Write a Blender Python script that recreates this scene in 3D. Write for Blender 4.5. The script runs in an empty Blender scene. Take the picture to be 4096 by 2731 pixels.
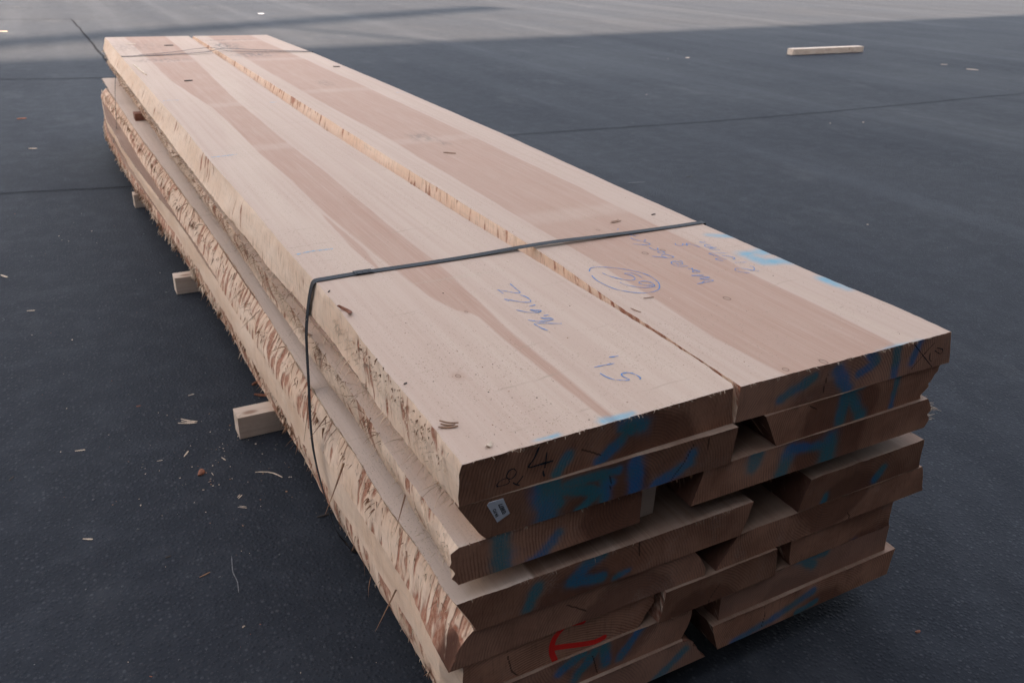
import bpy, math, random
import numpy as np
from mathutils import Vector

# ------------------------------------------------------------------ camera
scene = bpy.context.scene
R = math.radians
GZ = 0.625                      # height of the stack's top face above the asphalt
cam_d = bpy.data.cameras.new('camera')
cam = bpy.data.objects.new('camera', cam_d)
scene.collection.objects.link(cam)
cam.location = (-0.38158, -0.79709, 0.59988 + GZ)
cam.rotation_euler = (1.12255746, -0.0328305, -0.49466009)
cam_d.sensor_fit = 'HORIZONTAL'
cam_d.sensor_width = 36.0
cam_d.lens = 29.05
cam_d.clip_start = 0.05
cam_d.clip_end = 600.0
cam_d.dof.use_dof = True
cam_d.dof.focus_distance = 1.45
cam_d.dof.aperture_fstop = 9.0
scene.camera = cam

# ------------------------------------------------------------------ light
SUN_EL = R(42.0)
SUN_DIR = Vector((0.55, -0.835, 0)).normalized()      # horizontal direction towards the sun (behind the hall)
world = bpy.data.worlds.new('World')
scene.world = world
world.use_nodes = True
wn = world.node_tree.nodes
wl = world.node_tree.links
sky = wn.new('ShaderNodeTexSky')
sky.sky_type = 'NISHITA'
sky.sun_disc = False
sky.sun_elevation = SUN_EL
sky.sun_rotation = math.atan2(SUN_DIR.x, SUN_DIR.y)
sky.altitude = 300
sky.air_density = 1.0
sky.dust_density = 2.5
sky.ozone_density = 1.0
hs = wn.new('ShaderNodeHueSaturation')
hs.inputs['Saturation'].default_value = 0.34
bgn = wn['Background']
bgn.inputs['Strength'].default_value = 0.15
wl.new(sky.outputs[0], hs.inputs['Color'])
wl.new(hs.outputs[0], bgn.inputs['Color'])

sun_d = bpy.data.lights.new('sun', 'SUN')
sun_d.energy = 5.0
sun_d.angle = R(1.4)
sun_d.color = (1.0, 0.79, 0.58)
sun = bpy.data.objects.new('sun', sun_d)
scene.collection.objects.link(sun)
to_sun = Vector((SUN_DIR.x * math.cos(SUN_EL), SUN_DIR.y * math.cos(SUN_EL), math.sin(SUN_EL)))
sun.rotation_euler = (-to_sun).to_track_quat('-Z', 'Y').to_euler()
sun.location = (0, -20, 30)

scene.view_settings.view_transform = 'Standard'
scene.view_settings.look = 'None'
scene.view_settings.exposure = 2.12
scene.view_settings.gamma = 1.0
scene.view_settings.use_curve_mapping = False
scene.render.engine = 'CYCLES'
scene.cycles.use_denoising = True
scene.cycles.max_bounces = 8
scene.cycles.diffuse_bounces = 5

random.seed(7)
rng = np.random.default_rng(7)

# ------------------------------------------------------------------ helpers
COL = scene.collection
def tag(o, label=None, cat=None, group=None, kind=None):
    if label: o['label'] = label
    if cat: o['category'] = cat
    if group: o['group'] = group
    if kind: o['kind'] = kind
    return o

_perm = np.random.default_rng(3).random((4, 256, 256))
def vn(x, y, seed=0, oct=1):
    x = np.asarray(x, float); y = np.asarray(y, float)
    r = 0; a = 1.0; tot = 0
    for o in range(oct):
        xi = np.floor(x).astype(int); yi = np.floor(y).astype(int)
        fx = x - xi; fy = y - yi
        fx = fx * fx * (3 - 2 * fx); fy = fy * fy * (3 - 2 * fy)
        T = _perm[(seed + o) % 4]
        q = lambda i, j: T[(xi + i + 37 * seed) & 255, (yi + j + 91 * seed) & 255]
        r = r + a * ((q(0, 0) * (1 - fx) + q(1, 0) * fx) * (1 - fy) + (q(0, 1) * (1 - fx) + q(1, 1) * fx) * fy)
        tot += a; a *= 0.5; x = x * 2.03 + 5.1; y = y * 2.03 + 9.7
    return r / tot * 2 - 1

class MB:
    """collects grids and polygons with uv, paint and bark values; build() makes one mesh object"""
    def __init__(s):
        s.v = []; s.f = []; s.mi = []; s.sm = []; s.uv = []; s.paint = []; s.bark = []; s.n = 0
    def add(s, V, F, mi=0, uv=None, paint=None, bark=None, smooth=True):
        V = np.asarray(V, float).reshape(-1, 3); n = len(V)
        s.v.append(V)
        F = [tuple(int(i) + s.n for i in f) for f in F]
        s.f += F; s.mi += [mi] * len(F); s.sm += [smooth] * len(F)
        s.uv.append(np.zeros((n, 2)) if uv is None else np.asarray(uv, float).reshape(-1, 2))
        s.paint.append(np.zeros((n, 4)) if paint is None else np.asarray(paint, float).reshape(-1, 4))
        s.bark.append(np.zeros(n) if bark is None else np.broadcast_to(np.asarray(bark, float).ravel(), (n,)) if np.ndim(bark) else np.full(n, bark))
        s.n += n
    def grid(s, P, mi=0, uv=None, paint=None, bark=None, flip=False, smooth=True):
        a, b = P.shape[:2]
        i, j = np.meshgrid(np.arange(a - 1), np.arange(b - 1), indexing='ij')
        q = np.stack([i * b + j, (i + 1) * b + j, (i + 1) * b + j + 1, i * b + j + 1], -1).reshape(-1, 4)
        if flip: q = q[:, ::-1]
        s.add(P.reshape(-1, 3), q, mi, uv, paint, bark, smooth)
    def box(s, x0, x1, y0, y1, z0, z1, mi=0):
        V = [(x, y, z) for z in (z0, z1) for y in (y0, y1) for x in (x0, x1)]
        s.add(V, [(0, 2, 3, 1), (4, 5, 7, 6), (0, 1, 5, 4), (2, 6, 7, 3), (0, 4, 6, 2), (1, 3, 7, 5)], mi, smooth=False,
              uv=[(v[0], v[1]) for v in V])
    def build(s, name, mats, parent=None, origin=None, bevel=0):
        V = np.concatenate(s.v)
        if origin is not None: V = V - np.asarray(origin)
        me = bpy.data.meshes.new(name)
        me.from_pydata(V.tolist(), [], s.f)
        for m in (mats if isinstance(mats, (list, tuple)) else [mats]): me.materials.append(m)
        me.polygons.foreach_set('material_index', s.mi)
        me.polygons.foreach_set('use_smooth', s.sm)
        li = np.zeros(len(me.loops), int); me.loops.foreach_get('vertex_index', li)
        uv = np.concatenate(s.uv)
        L = me.uv_layers.new(name='UVMap'); L.data.foreach_set('uv', uv[li].ravel())
        a = me.attributes.new('paint', 'FLOAT_COLOR', 'POINT'); a.data.foreach_set('color', np.concatenate(s.paint).ravel())
        a = me.attributes.new('bark', 'FLOAT', 'POINT'); a.data.foreach_set('value', np.concatenate(s.bark))
        me.update()
        o = bpy.data.objects.new(name, me); COL.objects.link(o)
        if origin is not None: o.location = origin
        if parent is not None:
            o.parent = parent
            if origin is None: o.matrix_parent_inverse = parent_matrix(parent)
            else: o.location = Vector(origin) - Vector(parent.location)
        if bevel:
            b = o.modifiers.new('bevel', 'BEVEL'); b.width = bevel; b.segments = 2
        return o
def parent_matrix(p):
    from mathutils import Matrix
    return (Matrix.Translation(p.location) @ p.rotation_euler.to_matrix().to_4x4()).inverted()

# ------------------------------------------------------------------ node helper
class NT:
    def __init__(s, name):
        s.m = bpy.data.materials.new(name); s.m.use_nodes = True
        s.t = s.m.node_tree; s.bsdf = s.t.nodes['Principled BSDF']
        s.bsdf.inputs['Specular IOR Level'].default_value = 0.25
    def put(s, sock, v):
        if isinstance(v, bpy.types.NodeSocket): s.t.links.new(v, sock)
        elif isinstance(v, (tuple, list)) and len(v) == 3 and sock.type == 'RGBA': sock.default_value = (*v, 1)
        else: sock.default_value = v
    def n(s, typ, **kw):
        return s.t.nodes.new('ShaderNode' + typ)
    def m_(s, op, a, b=0.5, c=0.5, clamp=False):
        n = s.n('Math'); n.operation = op; n.use_clamp = clamp
        s.put(n.inputs[0], a); s.put(n.inputs[1], b); s.put(n.inputs[2], c); return n.outputs[0]
    def uv(s):
        n = s.n('UVMap'); n.uv_map = 'UVMap'; return n.outputs[0]
    def pos(s): return s.n('NewGeometry').outputs['Position']
    def obj(s): return s.n('TexCoord').outputs['Object']
    def rnd(s): return s.n('ObjectInfo').outputs['Random']
    def sep(s, v):
        n = s.n('SeparateXYZ'); s.put(n.inputs[0], v); return n.outputs
    def comb(s, x, y, z=0.0):
        n = s.n('CombineXYZ'); s.put(n.inputs[0], x); s.put(n.inputs[1], y); s.put(n.inputs[2], z); return n.outputs[0]
    def scale(s, v, sx, sy, sz=1.0):
        n = s.n('VectorMath'); n.operation = 'MULTIPLY'; s.put(n.inputs[0], v); n.inputs[1].default_value = (sx, sy, sz); return n.outputs[0]
    def noise(s, v, sc, det=2.0, rough=0.5, w=None, dist=0.0):
        n = s.n('TexNoise')
        n.noise_dimensions = '4D' if w is not None else '3D'
        s.put(n.inputs['Vector'], v); n.inputs['Scale'].default_value = sc
        n.inputs['Detail'].default_value = det; n.inputs['Roughness'].default_value = rough; n.inputs['Distortion'].default_value = dist
        if w is not None: s.put(n.inputs['W'], w)
        return n.outputs[0]
    def vor(s, v, sc, rand=1.0):
        n = s.n('TexVoronoi'); s.put(n.inputs['Vector'], v); n.inputs['Scale'].default_value = sc; n.inputs['Randomness'].default_value = rand
        return n.outputs['Distance'], n.outputs['Color']
    def step(s, v, a, b, o0=0.0, o1=1.0, smooth=True):
        n = s.n('MapRange'); n.interpolation_type = 'SMOOTHSTEP' if smooth else 'LINEAR'
        s.put(n.inputs[0], v); s.put(n.inputs[1], a); s.put(n.inputs[2], b); s.put(n.inputs[3], o0); s.put(n.inputs[4], o1); return n.outputs[0]
    def mix(s, f, a, b, mode='MIX'):
        n = s.n('Mix'); n.data_type = 'RGBA'; n.blend_type = mode
        s.put(n.inputs[0], f); s.put(n.inputs[6], a); s.put(n.inputs[7], b); return n.outputs[2]
    def attr(s, name, out='Color'):
        n = s.n('Attribute'); n.attribute_name = name; return n.outputs[out]
    def curve(s, v, pts):
        n = s.n('FloatCurve'); c = n.mapping.curves[0]
        pts = sorted(pts)
        while len(c.points) < len(pts): c.points.new(0.5, 0.5)
        for p, (x, y) in zip(c.points, pts): p.location = (x, y); p.handle_type = 'VECTOR'
        n.mapping.update(); s.put(n.inputs['Value'], v); return n.outputs[0]
    def bump(s, h, strength=0.3, dist=0.002, prev=None):
        n = s.n('Bump'); n.inputs['Strength'].default_value = strength; n.inputs['Distance'].default_value = dist
        s.put(n.inputs['Height'], h)
        if prev is not None: s.put(n.inputs['Normal'], prev)
        return n.outputs[0]
    def out(s, col, rough=0.7, normal=None, metal=0.0, alpha=None, spec=None):
        b = s.bsdf
        s.put(b.inputs['Base Color'], col); s.put(b.inputs['Roughness'], rough); s.put(b.inputs['Metallic'], metal)
        if normal is not None: s.put(b.inputs['Normal'], normal)
        if alpha is not None: s.put(b.inputs['Alpha'], alpha)
        if spec is not None: s.put(b.inputs['Specular IOR Level'], spec)
        return s.m

# ------------------------------------------------------------------ materials
PALE = (0.505, 0.368, 0.293)
PALE2 = (0.46, 0.32, 0.246)
HEART = (0.365, 0.20, 0.138)
BLUE = (0.02, 0.24, 0.42)

def sawn_material(name, band=None, band2=None, knots=(), crossbands=(), dirty=(), plain_heart=False, saw_amt=0.55, heart_amt=0.8, heart=HEART, heart2=(0.41, 0.245, 0.175), pale=PALE, pale2=PALE2):
    """band: (left pts, right pts) of the reddish heartwood as (y, x); everything in board metres"""
    N = NT(name); uv = N.uv(); x, y, _ = N.sep(uv); w = N.m_('MULTIPLY', N.rnd(), 37.0)
    fine = N.noise(N.scale(uv, 330, 5), 1.0, 3.0, 0.6, w)
    mid = N.noise(N.scale(uv, 70, 0.9), 1.0, 3.0, 0.55, w)
    broad = N.noise(N.scale(uv, 6, 0.8), 1.0, 3.0, 0.6, w)
    col = N.mix(N.m_('MULTIPLY', N.step(mid, 0.35, 0.7), 0.7), pale, pale2)
    col = N.mix(N.m_('MULTIPLY', N.step(broad, 0.45, 0.7), 0.35), col, (0.60, 0.47, 0.37))
    wob = N.m_('MULTIPLY', N.m_('SUBTRACT', N.noise(N.scale(uv, 9, 2.2), 1.0, 4.0, 0.6, w), 0.5), 0.022)
    xx = N.m_('ADD', x, wob)
    hm = None
    def bandmask(b, soft):
        yn = N.m_('DIVIDE', y, 5.2)
        lx = N.curve(yn, [(max(p[0], 0) / 5.2, p[1]) for p in b[0]])
        rx = N.curve(yn, [(max(p[0], 0) / 5.2, p[1]) for p in b[1]])
        a = N.step(N.m_('SUBTRACT', xx, lx), -soft, soft)
        c = N.step(N.m_('SUBTRACT', rx, xx), -soft, soft)
        return N.m_('MULTIPLY', a, c)
    if band: hm = N.m_('MULTIPLY', bandmask(band, 0.004), N.step(N.noise(N.scale(uv, 14, 5), 1.0, 4.0, 0.65, w), 0.28, 0.62, 0.8, 1.0))
    if band2: hm = N.m_('MAXIMUM', hm, N.m_('MULTIPLY', bandmask(band2, 0.003), 0.8))
    if plain_heart:
        hm = N.step(N.noise(N.scale(uv, 5, 0.25), 1.0, 2.0, 0.5, w), 0.5, 0.56)
    if hm is not None:
        streak = N.step(N.noise(N.scale(uv, 45, 0.6), 1.0, 3.0, 0.6, w), 0.3, 0.75, 0.78, 1.0)
        hm2 = N.m_('MULTIPLY', hm, streak)
        hm3 = hm2
        for (yc, hw) in crossbands:
            cb = N.step(N.m_('ABSOLUTE', N.m_('SUBTRACT', N.m_('ADD', y, N.m_('MULTIPLY', wob, 1.2)), yc)), hw * 0.3, hw * 1.3, 0.62, 1.0)
            hm3 = N.m_('MULTIPLY', hm3, cb)
        hcol = N.mix(N.step(fine, 0.35, 0.7), heart, heart2)
        col = N.mix(N.m_('MULTIPLY', hm3, heart_amt), col, hcol)
    # annual-ring lines
    lines = N.step(fine, 0.52, 0.68)
    col = N.mix(N.m_('MULTIPLY', lines, 0.3), col, (0.47, 0.345, 0.27))
    # cross-cut saw marks
    ys = N.m_('ADD', N.m_('ADD', y, N.m_('MULTIPLY', x, -0.06)), N.m_('MULTIPLY', N.noise(N.scale(uv, 12, 3), 1.0, 2.0, 0.5, w), 0.03))
    fr = N.m_('FRACT', N.m_('DIVIDE', ys, 0.107))
    saw = N.step(N.m_('ABSOLUTE', N.m_('SUBTRACT', fr, 0.5)), 0.006, 0.03, 1.0, 0.0)
    saw = N.m_('MULTIPLY', saw, N.step(N.noise(N.scale(uv, 6, 11), 1.0, 3.0, 0.7, w), 0.50, 0.66))
    col = N.mix(N.m_('MULTIPLY', saw, saw_amt), col, (0.33, 0.25, 0.18))
    scuff = N.step(N.noise(N.scale(uv, 2.2, 45), 1.0, 3.0, 0.6, w), 0.62, 0.8)
    col = N.mix(N.m_('MULTIPLY', scuff, 0.25), col, (0.45, 0.37, 0.28))
    # sawdust specks, in clumps
    clump = N.step(N.noise(uv, 5.5, 4.0, 0.65, w), 0.36, 0.60)
    wv = N.n('VectorMath'); wv.operation = 'ADD'; N.put(wv.inputs[0], uv)
    nn = N.n('TexNoise'); nn.inputs['Scale'].default_value = 160; N.put(nn.inputs['Vector'], uv)
    sc = N.n('VectorMath'); sc.operation = 'SCALE'; N.put(sc.inputs[0], nn.outputs['Color']); sc.inputs['Scale'].default_value = 0.007
    N.put(wv.inputs[1], sc.outputs[0])
    for (scale, lo, keep, amt, c) in ((230, 0.26, 0.55, 0.72, (0.24, 0.175, 0.12)), (130, 0.15, 0.78, 0.85, (0.15, 0.10, 0.075)), (330, 0.34, 0.42, 0.6, (0.34, 0.26, 0.17))):
        d, cc = N.vor(N.scale(wv.outputs[0], 1.0, 0.8), scale)
        r = N.sep(cc)[0]
        sp = N.m_('MULTIPLY', N.step(d, lo * 0.6, lo, 1.0, 0.0), N.step(r, keep, keep + 0.02))
        sp = N.m_('MULTIPLY', sp, N.m_('ADD', N.m_('MULTIPLY', clump, 0.85), 0.15))
        col = N.mix(N.m_('MULTIPLY', sp, amt), col, c)
    for (kx, ky, kr) in knots:
        dx = N.m_('SUBTRACT', xx, kx); dy = N.m_('MULTIPLY', N.m_('SUBTRACT', y, ky), 0.75)
        d = N.m_('SQRT', N.m_('ADD', N.m_('MULTIPLY', dx, dx), N.m_('MULTIPLY', dy, dy)))
        halo = N.step(d, kr * 0.8, kr * 4.5, 0.45, 0.0); core = N.step(d, kr * 0.5, kr, 1.0, 0.0)
        ring = N.step(N.m_('ABSOLUTE', N.m_('SUBTRACT', d, kr)), 0.0, kr * 0.35, 1.0, 0.0)
        col = N.mix(halo, col, (0.40, 0.25, 0.18)); col = N.mix(N.m_('MULTIPLY', core, 0.7), col, (0.33, 0.22, 0.16)); col = N.mix(N.m_('MULTIPLY', ring, 0.8), col, (0.17, 0.09, 0.06))
    for (kx, ky, rx_, ry_, amt) in dirty:
        dx = N.m_('DIVIDE', N.m_('SUBTRACT', x, kx), rx_); dy = N.m_('DIVIDE', N.m_('SUBTRACT', y, ky), ry_)
        d = N.m_('SQRT', N.m_('ADD', N.m_('MULTIPLY', dx, dx), N.m_('MULTIPLY', dy, dy)))
        g = N.m_('MULTIPLY', N.step(d, 0.2, 1.2, 1.0, 0.0), N.step(N.noise(N.scale(uv, 60, 16), 1.0, 4.0, 0.7, w), 0.42, 0.62))
        col = N.mix(N.m_('MULTIPLY', g, amt), col, (0.10, 0.09, 0.085))
    p = N.attr('paint'); pr, pg, pb = [N.sep(p)[i] for i in range(3)]
    pm = N.step(N.m_('ADD', pr, N.m_('MULTIPLY', N.m_('SUBTRACT', fine, 0.5), 0.25)), 0.12, 1.25)
    col = N.mix(N.m_('MULTIPLY', pm, 0.85), col, (0.03, 0.34, 0.50))
    h = N.m_('ADD', fine, N.m_('MULTIPLY', mid, 0.6))
    return N.out(col, 0.72, N.bump(h, 0.35, 0.0012), spec=0.2)

def endgrain_material():
    N = NT('end_grain_wood'); uv = N.uv(); w = N.m_('MULTIPLY', N.rnd(), 51.0)
    ring = N.attr('bark', 'Fac')
    wob = N.m_('MULTIPLY', N.noise(uv, 14, 4, 0.6, w), 0.016)
    rr = N.m_('ADD', ring, wob)
    rings = N.m_('SINE', N.m_('MULTIPLY', rr, 2 * math.pi / 0.0052))
    rings = N.m_('MULTIPLY', N.step(rings, -0.2, 0.95), N.step(N.noise(uv, 16, 3, 0.6, w), 0.3, 0.65))
    big = N.noise(uv, 7, 5, 0.65, w)
    col = N.mix(N.step(big, 0.3, 0.72), (0.60, 0.305, 0.195), (0.33, 0.145, 0.087))
    heart = N.step(N.m_('ADD', rr, N.m_('MULTIPLY', N.m_('SUBTRACT', big, 0.5), 0.12)), 0.095, 0.115, 1.0, 0.0)
    col = N.mix(N.m_('MULTIPLY', heart, 0.7), col, (0.18, 0.07, 0.042))
    col = N.mix(N.m_('MULTIPLY', rings, 0.48), col, (0.085, 0.045, 0.03))
    vert = N.step(N.noise(N.scale(uv, 240, 22), 1.0, 3, 0.6, w), 0.48, 0.75)
    col = N.mix(N.m_('MULTIPLY', vert, 0.30), col, (0.085, 0.048, 0.034))
    chalky = N.m_('MULTIPLY', N.step(N.noise(uv, 9, 5, 0.7, N.m_('ADD', w, 7.0)), 0.54, 0.74), N.step(N.noise(uv, 380, 2, 0.7, w), 0.40, 0.62))
    col = N.mix(N.m_('MULTIPLY', chalky, 0.5), col, (0.58, 0.44, 0.37))
    specks = N.step(N.noise(uv, 500, 2, 0.6, w), 0.66, 0.72)
    col = N.mix(N.m_('MULTIPLY', specks, 0.4), col, (0.45, 0.34, 0.28))
    tone = N.m_('FRACT', N.m_('MULTIPLY', N.rnd(), 7.31))
    col = N.mix(N.m_('MULTIPLY', N.step(tone, 0.55, 1.0), 0.45), col, (0.42, 0.25, 0.19))
    col = N.mix(N.m_('MULTIPLY', N.step(tone, 0.45, 0.0), 0.45), col, (0.12, 0.058, 0.035))
    p = N.attr('paint'); r, g, b = [N.sep(p)[i] for i in range(3)]
    brk = N.m_('MULTIPLY', N.m_('SUBTRACT', N.noise(uv, 24, 5, 0.7, w), 0.5), 0.8)
    rb = N.m_('ADD', r, brk)
    pm = N.m_('ADD', N.m_('MULTIPLY', N.step(rb, 0.35, 0.95), 0.4), N.m_('MULTIPLY', N.step(rb, 0.05, 0.8), 0.5))
    pm = N.m_('MULTIPLY', pm, N.step(N.noise(uv, 420, 2, 0.6, w), 0.3, 0.55, 0.6, 1.0))
    bc = N.mix(N.step(N.noise(uv, 11, 2, 0.5, w), 0.4, 0.65), (0.008, 0.22, 0.28), (0.006, 0.18, 0.48))
    col = N.mix(N.m_('MULTIPLY', pm, 0.85), col, bc)
    rm = N.step(N.m_('ADD', g, N.m_('MULTIPLY', brk, 0.35)), 0.38, 0.55)
    col = N.mix(N.m_('MULTIPLY', rm, 0.95), col, (0.90, 0.025, 0.02))
    dm = N.step(b, 0.35, 0.6)
    col = N.mix(N.m_('MULTIPLY', dm, 0.7), col, (0.03, 0.018, 0.012))
    h = N.m_('ADD', N.m_('MULTIPLY', rings, -0.5), vert)
    return N.out(col, 0.8, N.bump(h, 0.5, 0.001), spec=0.15)

def wane_material():
    """natural barked edge: pale sapwood, reddish slanted bark remnants and painted gap shade by the vertex value 'bark', fibre relief"""
    N = NT('barked_edge_wood'); uv = N.uv(); y, s, _ = N.sep(uv); w = N.m_('MULTIPLY', N.rnd(), 23.0)
    bark = N.attr('bark', 'Fac')
    sl = N.comb(N.m_('ADD', y, N.m_('MULTIPLY', s, 0.75)), s)           # slanted coordinates
    fib = N.noise(N.scale(sl, 160, 26), 1.0, 4, 0.65, w, 0.3)
    long = N.noise(N.scale(uv, 9, 150), 1.0, 4, 0.6, w)
    broad = N.noise(N.scale(uv, 5, 16), 1.0, 3, 0.6, w)
    col = N.mix(N.step(broad, 0.3, 0.7), (0.80, 0.61, 0.475), (0.75, 0.53, 0.385))
    col = N.mix(N.m_('MULTIPLY', N.step(long, 0.5, 0.7), 0.4), col, (0.60, 0.45, 0.34))
    col = N.mix(N.m_('MULTIPLY', N.step(fib, 0.5, 0.68), N.step(bark, 0.05, 0.35, 0.1, 0.5)), col, (0.40, 0.27, 0.18))
    st = N.noise(N.scale(sl, 46, 15), 1.0, 2.5, 0.5, w, 0.25)
    big = N.noise(N.scale(uv, 9, 10), 1.0, 4, 0.65, N.m_('ADD', w, 3.0))
    th = N.m_('SUBTRACT', N.m_('SUBTRACT', 0.755, N.m_('MULTIPLY', bark, 0.36)), N.m_('MULTIPLY', N.m_('SUBTRACT', big, 0.5), 0.35))
    msk = N.step(N.m_('SUBTRACT', st, th), -0.03, 0.07)
    rc = N.mix(N.step(N.noise(uv, 120, 4, 0.7, w), 0.35, 0.65), (0.46, 0.235, 0.155), (0.30, 0.115, 0.07))
    rc = N.mix(N.step(bark, 1.0, 1.3), rc, (0.10, 0.045, 0.03))  # darkest bark tone, also painting shade in the gaps between boards
    patch = N.step(N.noise(N.scale(sl, 90, 60), 1.0, 4, 0.7, w), 0.30, 0.55, 0.5, 1.0)
    col = N.mix(N.m_('MULTIPLY', msk, N.m_('MAXIMUM', patch, N.step(bark, 1.0, 1.2))), col, rc)
    edge = N.step(N.m_('ABSOLUTE', N.m_('SUBTRACT', N.m_('SUBTRACT', st, th), -0.03)), 0.0, 0.035, 1.0, 0.0)
    col = N.mix(N.m_('MULTIPLY', edge, N.m_('MULTIPLY', bark, 0.15)), col, (0.48, 0.27, 0.17))
    d, cc = N.vor(N.scale(sl, 1.0, 0.45), 190)
    fl = N.m_('MULTIPLY', N.step(d, 0.12, 0.28, 1.0, 0.0), N.step(N.sep(cc)[1], 0.72, 0.74))
    col = N.mix(N.m_('MULTIPLY', fl, N.m_('MULTIPLY', bark, 0.8)), col, (0.13, 0.07, 0.04))
    h = N.m_('ADD', N.m_('ADD', N.m_('MULTIPLY', fib, 0.8), N.m_('MULTIPLY', st, 1.2)), N.m_('MULTIPLY', msk, 0.5))
    b1 = N.bump(h, 0.85, 0.005)
    return N.out(col, 0.78, b1, spec=0.15)

def simple(name, c, rough=0.7, var=0.25, sc=60.0, metal=0.0, spec=0.25, stretch=(1, 1, 1)):
    N = NT(name); p = N.scale(N.obj(), *stretch)
    n = N.noise(p, sc, 4, 0.6)
    k = tuple(max(0.0, v * (1 - var)) for v in c); k2 = tuple(min(1.0, v * (1 + var)) for v in c)
    return N.out(N.mix(N.step(n, 0.3, 0.7), k, k2), rough, N.bump(n, 0.25, 0.001), metal, spec=spec)

def crayon(name, c, thr=0.42):
    N = NT(name); p = N.pos()
    n = N.noise(p, 620, 2, 0.6); n2 = N.noise(p, 90, 2, 0.5)
    a = N.step(N.m_('ADD', N.m_('MULTIPLY', n, 0.75), N.m_('MULTIPLY', n2, 0.35)), thr, thr + 0.12)
    return N.out(c, 0.65, alpha=N.m_('MULTIPLY', a, 0.92))

def asphalt_material():
    N = NT('asphalt'); p = N.pos(); x, y, _ = N.sep(p)
    big = N.noise(p, 0.45, 5, 0.6)
    lane = N.noise(N.scale(p, 1.7, 0.10), 1.0, 4, 0.6)
    med = N.noise(p, 9, 5, 0.65)
    fine = N.noise(p, 130, 4, 0.7)
    col = N.mix(N.step(big, 0.3, 0.7), (0.029, 0.0315, 0.0385), (0.038, 0.041, 0.0485))
    col = N.mix(N.m_('MULTIPLY', N.step(lane, 0.42, 0.68), 0.65), col, (0.026, 0.0285, 0.036))
    col = N.mix(N.m_('MULTIPLY', N.step(lane, 0.5, 0.3, 0.0, 1.0), 0.45), col, (0.056, 0.060, 0.071))
    col = N.mix(N.m_('MULTIPLY', N.step(med, 0.42, 0.7), 0.4), col, (0.052, 0.056, 0.066))
    col = N.mix(N.m_('MULTIPLY', N.step(fine, 0.5, 0.75), 0.5), col, (0.012, 0.013, 0.017))
    stain = N.step(N.noise(p, 1.15, 5, 0.7), 0.63, 0.74)
    col = N.mix(N.m_('MULTIPLY', stain, 0.45), col, (0.017, 0.018, 0.022))
    dust = N.m_('MULTIPLY', N.step(N.noise(N.scale(p, 1.0, 0.5), 2.3, 5, 0.7), 0.56, 0.72), N.step(fine, 0.35, 0.6))
    col = N.mix(N.m_('MULTIPLY', dust, 0.35), col, (0.095, 0.095, 0.10))
    d, cc = N.vor(p, 105); r, g, b = [N.sep(cc)[i] for i in range(3)]
    stone = N.m_('MULTIPLY', N.step(d, 0.28, 0.48, 1.0, 0.0), N.step(r, 0.60, 0.95))
    col = N.mix(N.m_('MULTIPLY', stone, 0.26), col, N.mix(g, (0.06, 0.064, 0.076), (0.14, 0.145, 0.16)))
    d2, c2 = N.vor(p, 330); r2 = N.sep(c2)[0]
    st2 = N.m_('MULTIPLY', N.step(d2, 0.25, 0.45, 1.0, 0.0), N.step(r2, 0.88, 0.97))
    col = N.mix(N.m_('MULTIPLY', st2, 0.22), col, (0.17, 0.17, 0.17))
    hgt = N.m_('ADD', N.m_('MULTIPLY', N.step(d, 0.0, 0.6, 1.0, 0.0), 0.8), N.m_('MULTIPLY', fine, 0.8))
    b1 = N.bump(hgt, 0.5, 0.003)
    b2 = N.bump(med, 0.12, 0.01, b1)
    return N.out(col, N.step(big, 0.3, 0.7, 0.6, 0.72), b2, spec=0.03)

M_END = endgrain_material()
M_WANE = wane_material()
M_TOP = sawn_material('sawn_heart_shade_brown', pale=(0.27, 0.165, 0.118), pale2=(0.22, 0.13, 0.09))  # heartwood brown, darkened to stand in for shade between the layers
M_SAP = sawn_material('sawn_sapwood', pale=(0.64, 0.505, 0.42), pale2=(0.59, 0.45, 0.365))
M_SAP4 = sawn_material('sawn_sapwood_heart', band=([(0, .115), (1, .12), (5.2, .13)], [(0, .60), (5.2, .60)]), heart_amt=1.0, heart=(0.22, 0.125, 0.085), heart2=(0.27, 0.16, 0.11), pale=(0.64, 0.505, 0.42), pale2=(0.59, 0.45, 0.365))  # heartwood band, its brown deepened to paint in the spacer gap's shade
M_TOP_L = sawn_material('sawn_wood_stripe',
    band=([(0, .231), (.105, .225), (.31, .221), (.42, .222), (.45, .195), (.52, .180), (.61, .174), (.72, .17), (.82, .166), (1.09, .160), (1.4, .16), (1.8, .155), (2.56, .162), (3.2, .115), (4.0, .11), (5.2, .10)],
          [(0, .247), (.2, .244), (.34, .246), (.49, .256), (.62, .261), (.93, .261), (1.46, .272), (1.87, .266), (2.73, .278), (3.8, .320), (5.2, .34)]),
    band2=([(0, .155), (.62, .150), (.66, .141), (.83, .137), (1.07, .145), (1.2, .16), (5.2, .16)], [(0, .13), (.62, .135), (.66, .142), (.82, .158), (1.07, .152), (1.2, .14), (5.2, .14)]),
    heart_amt=0.85, knots=[(.095, .219, .004), (.21, .435, .003)], crossbands=[(2.62, .05), (1.85, .05), (3.93, .06)],
    dirty=[(.17, 3.98, .16, .10, .55), (.1, 4.6, .25, .3, .25)])
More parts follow.
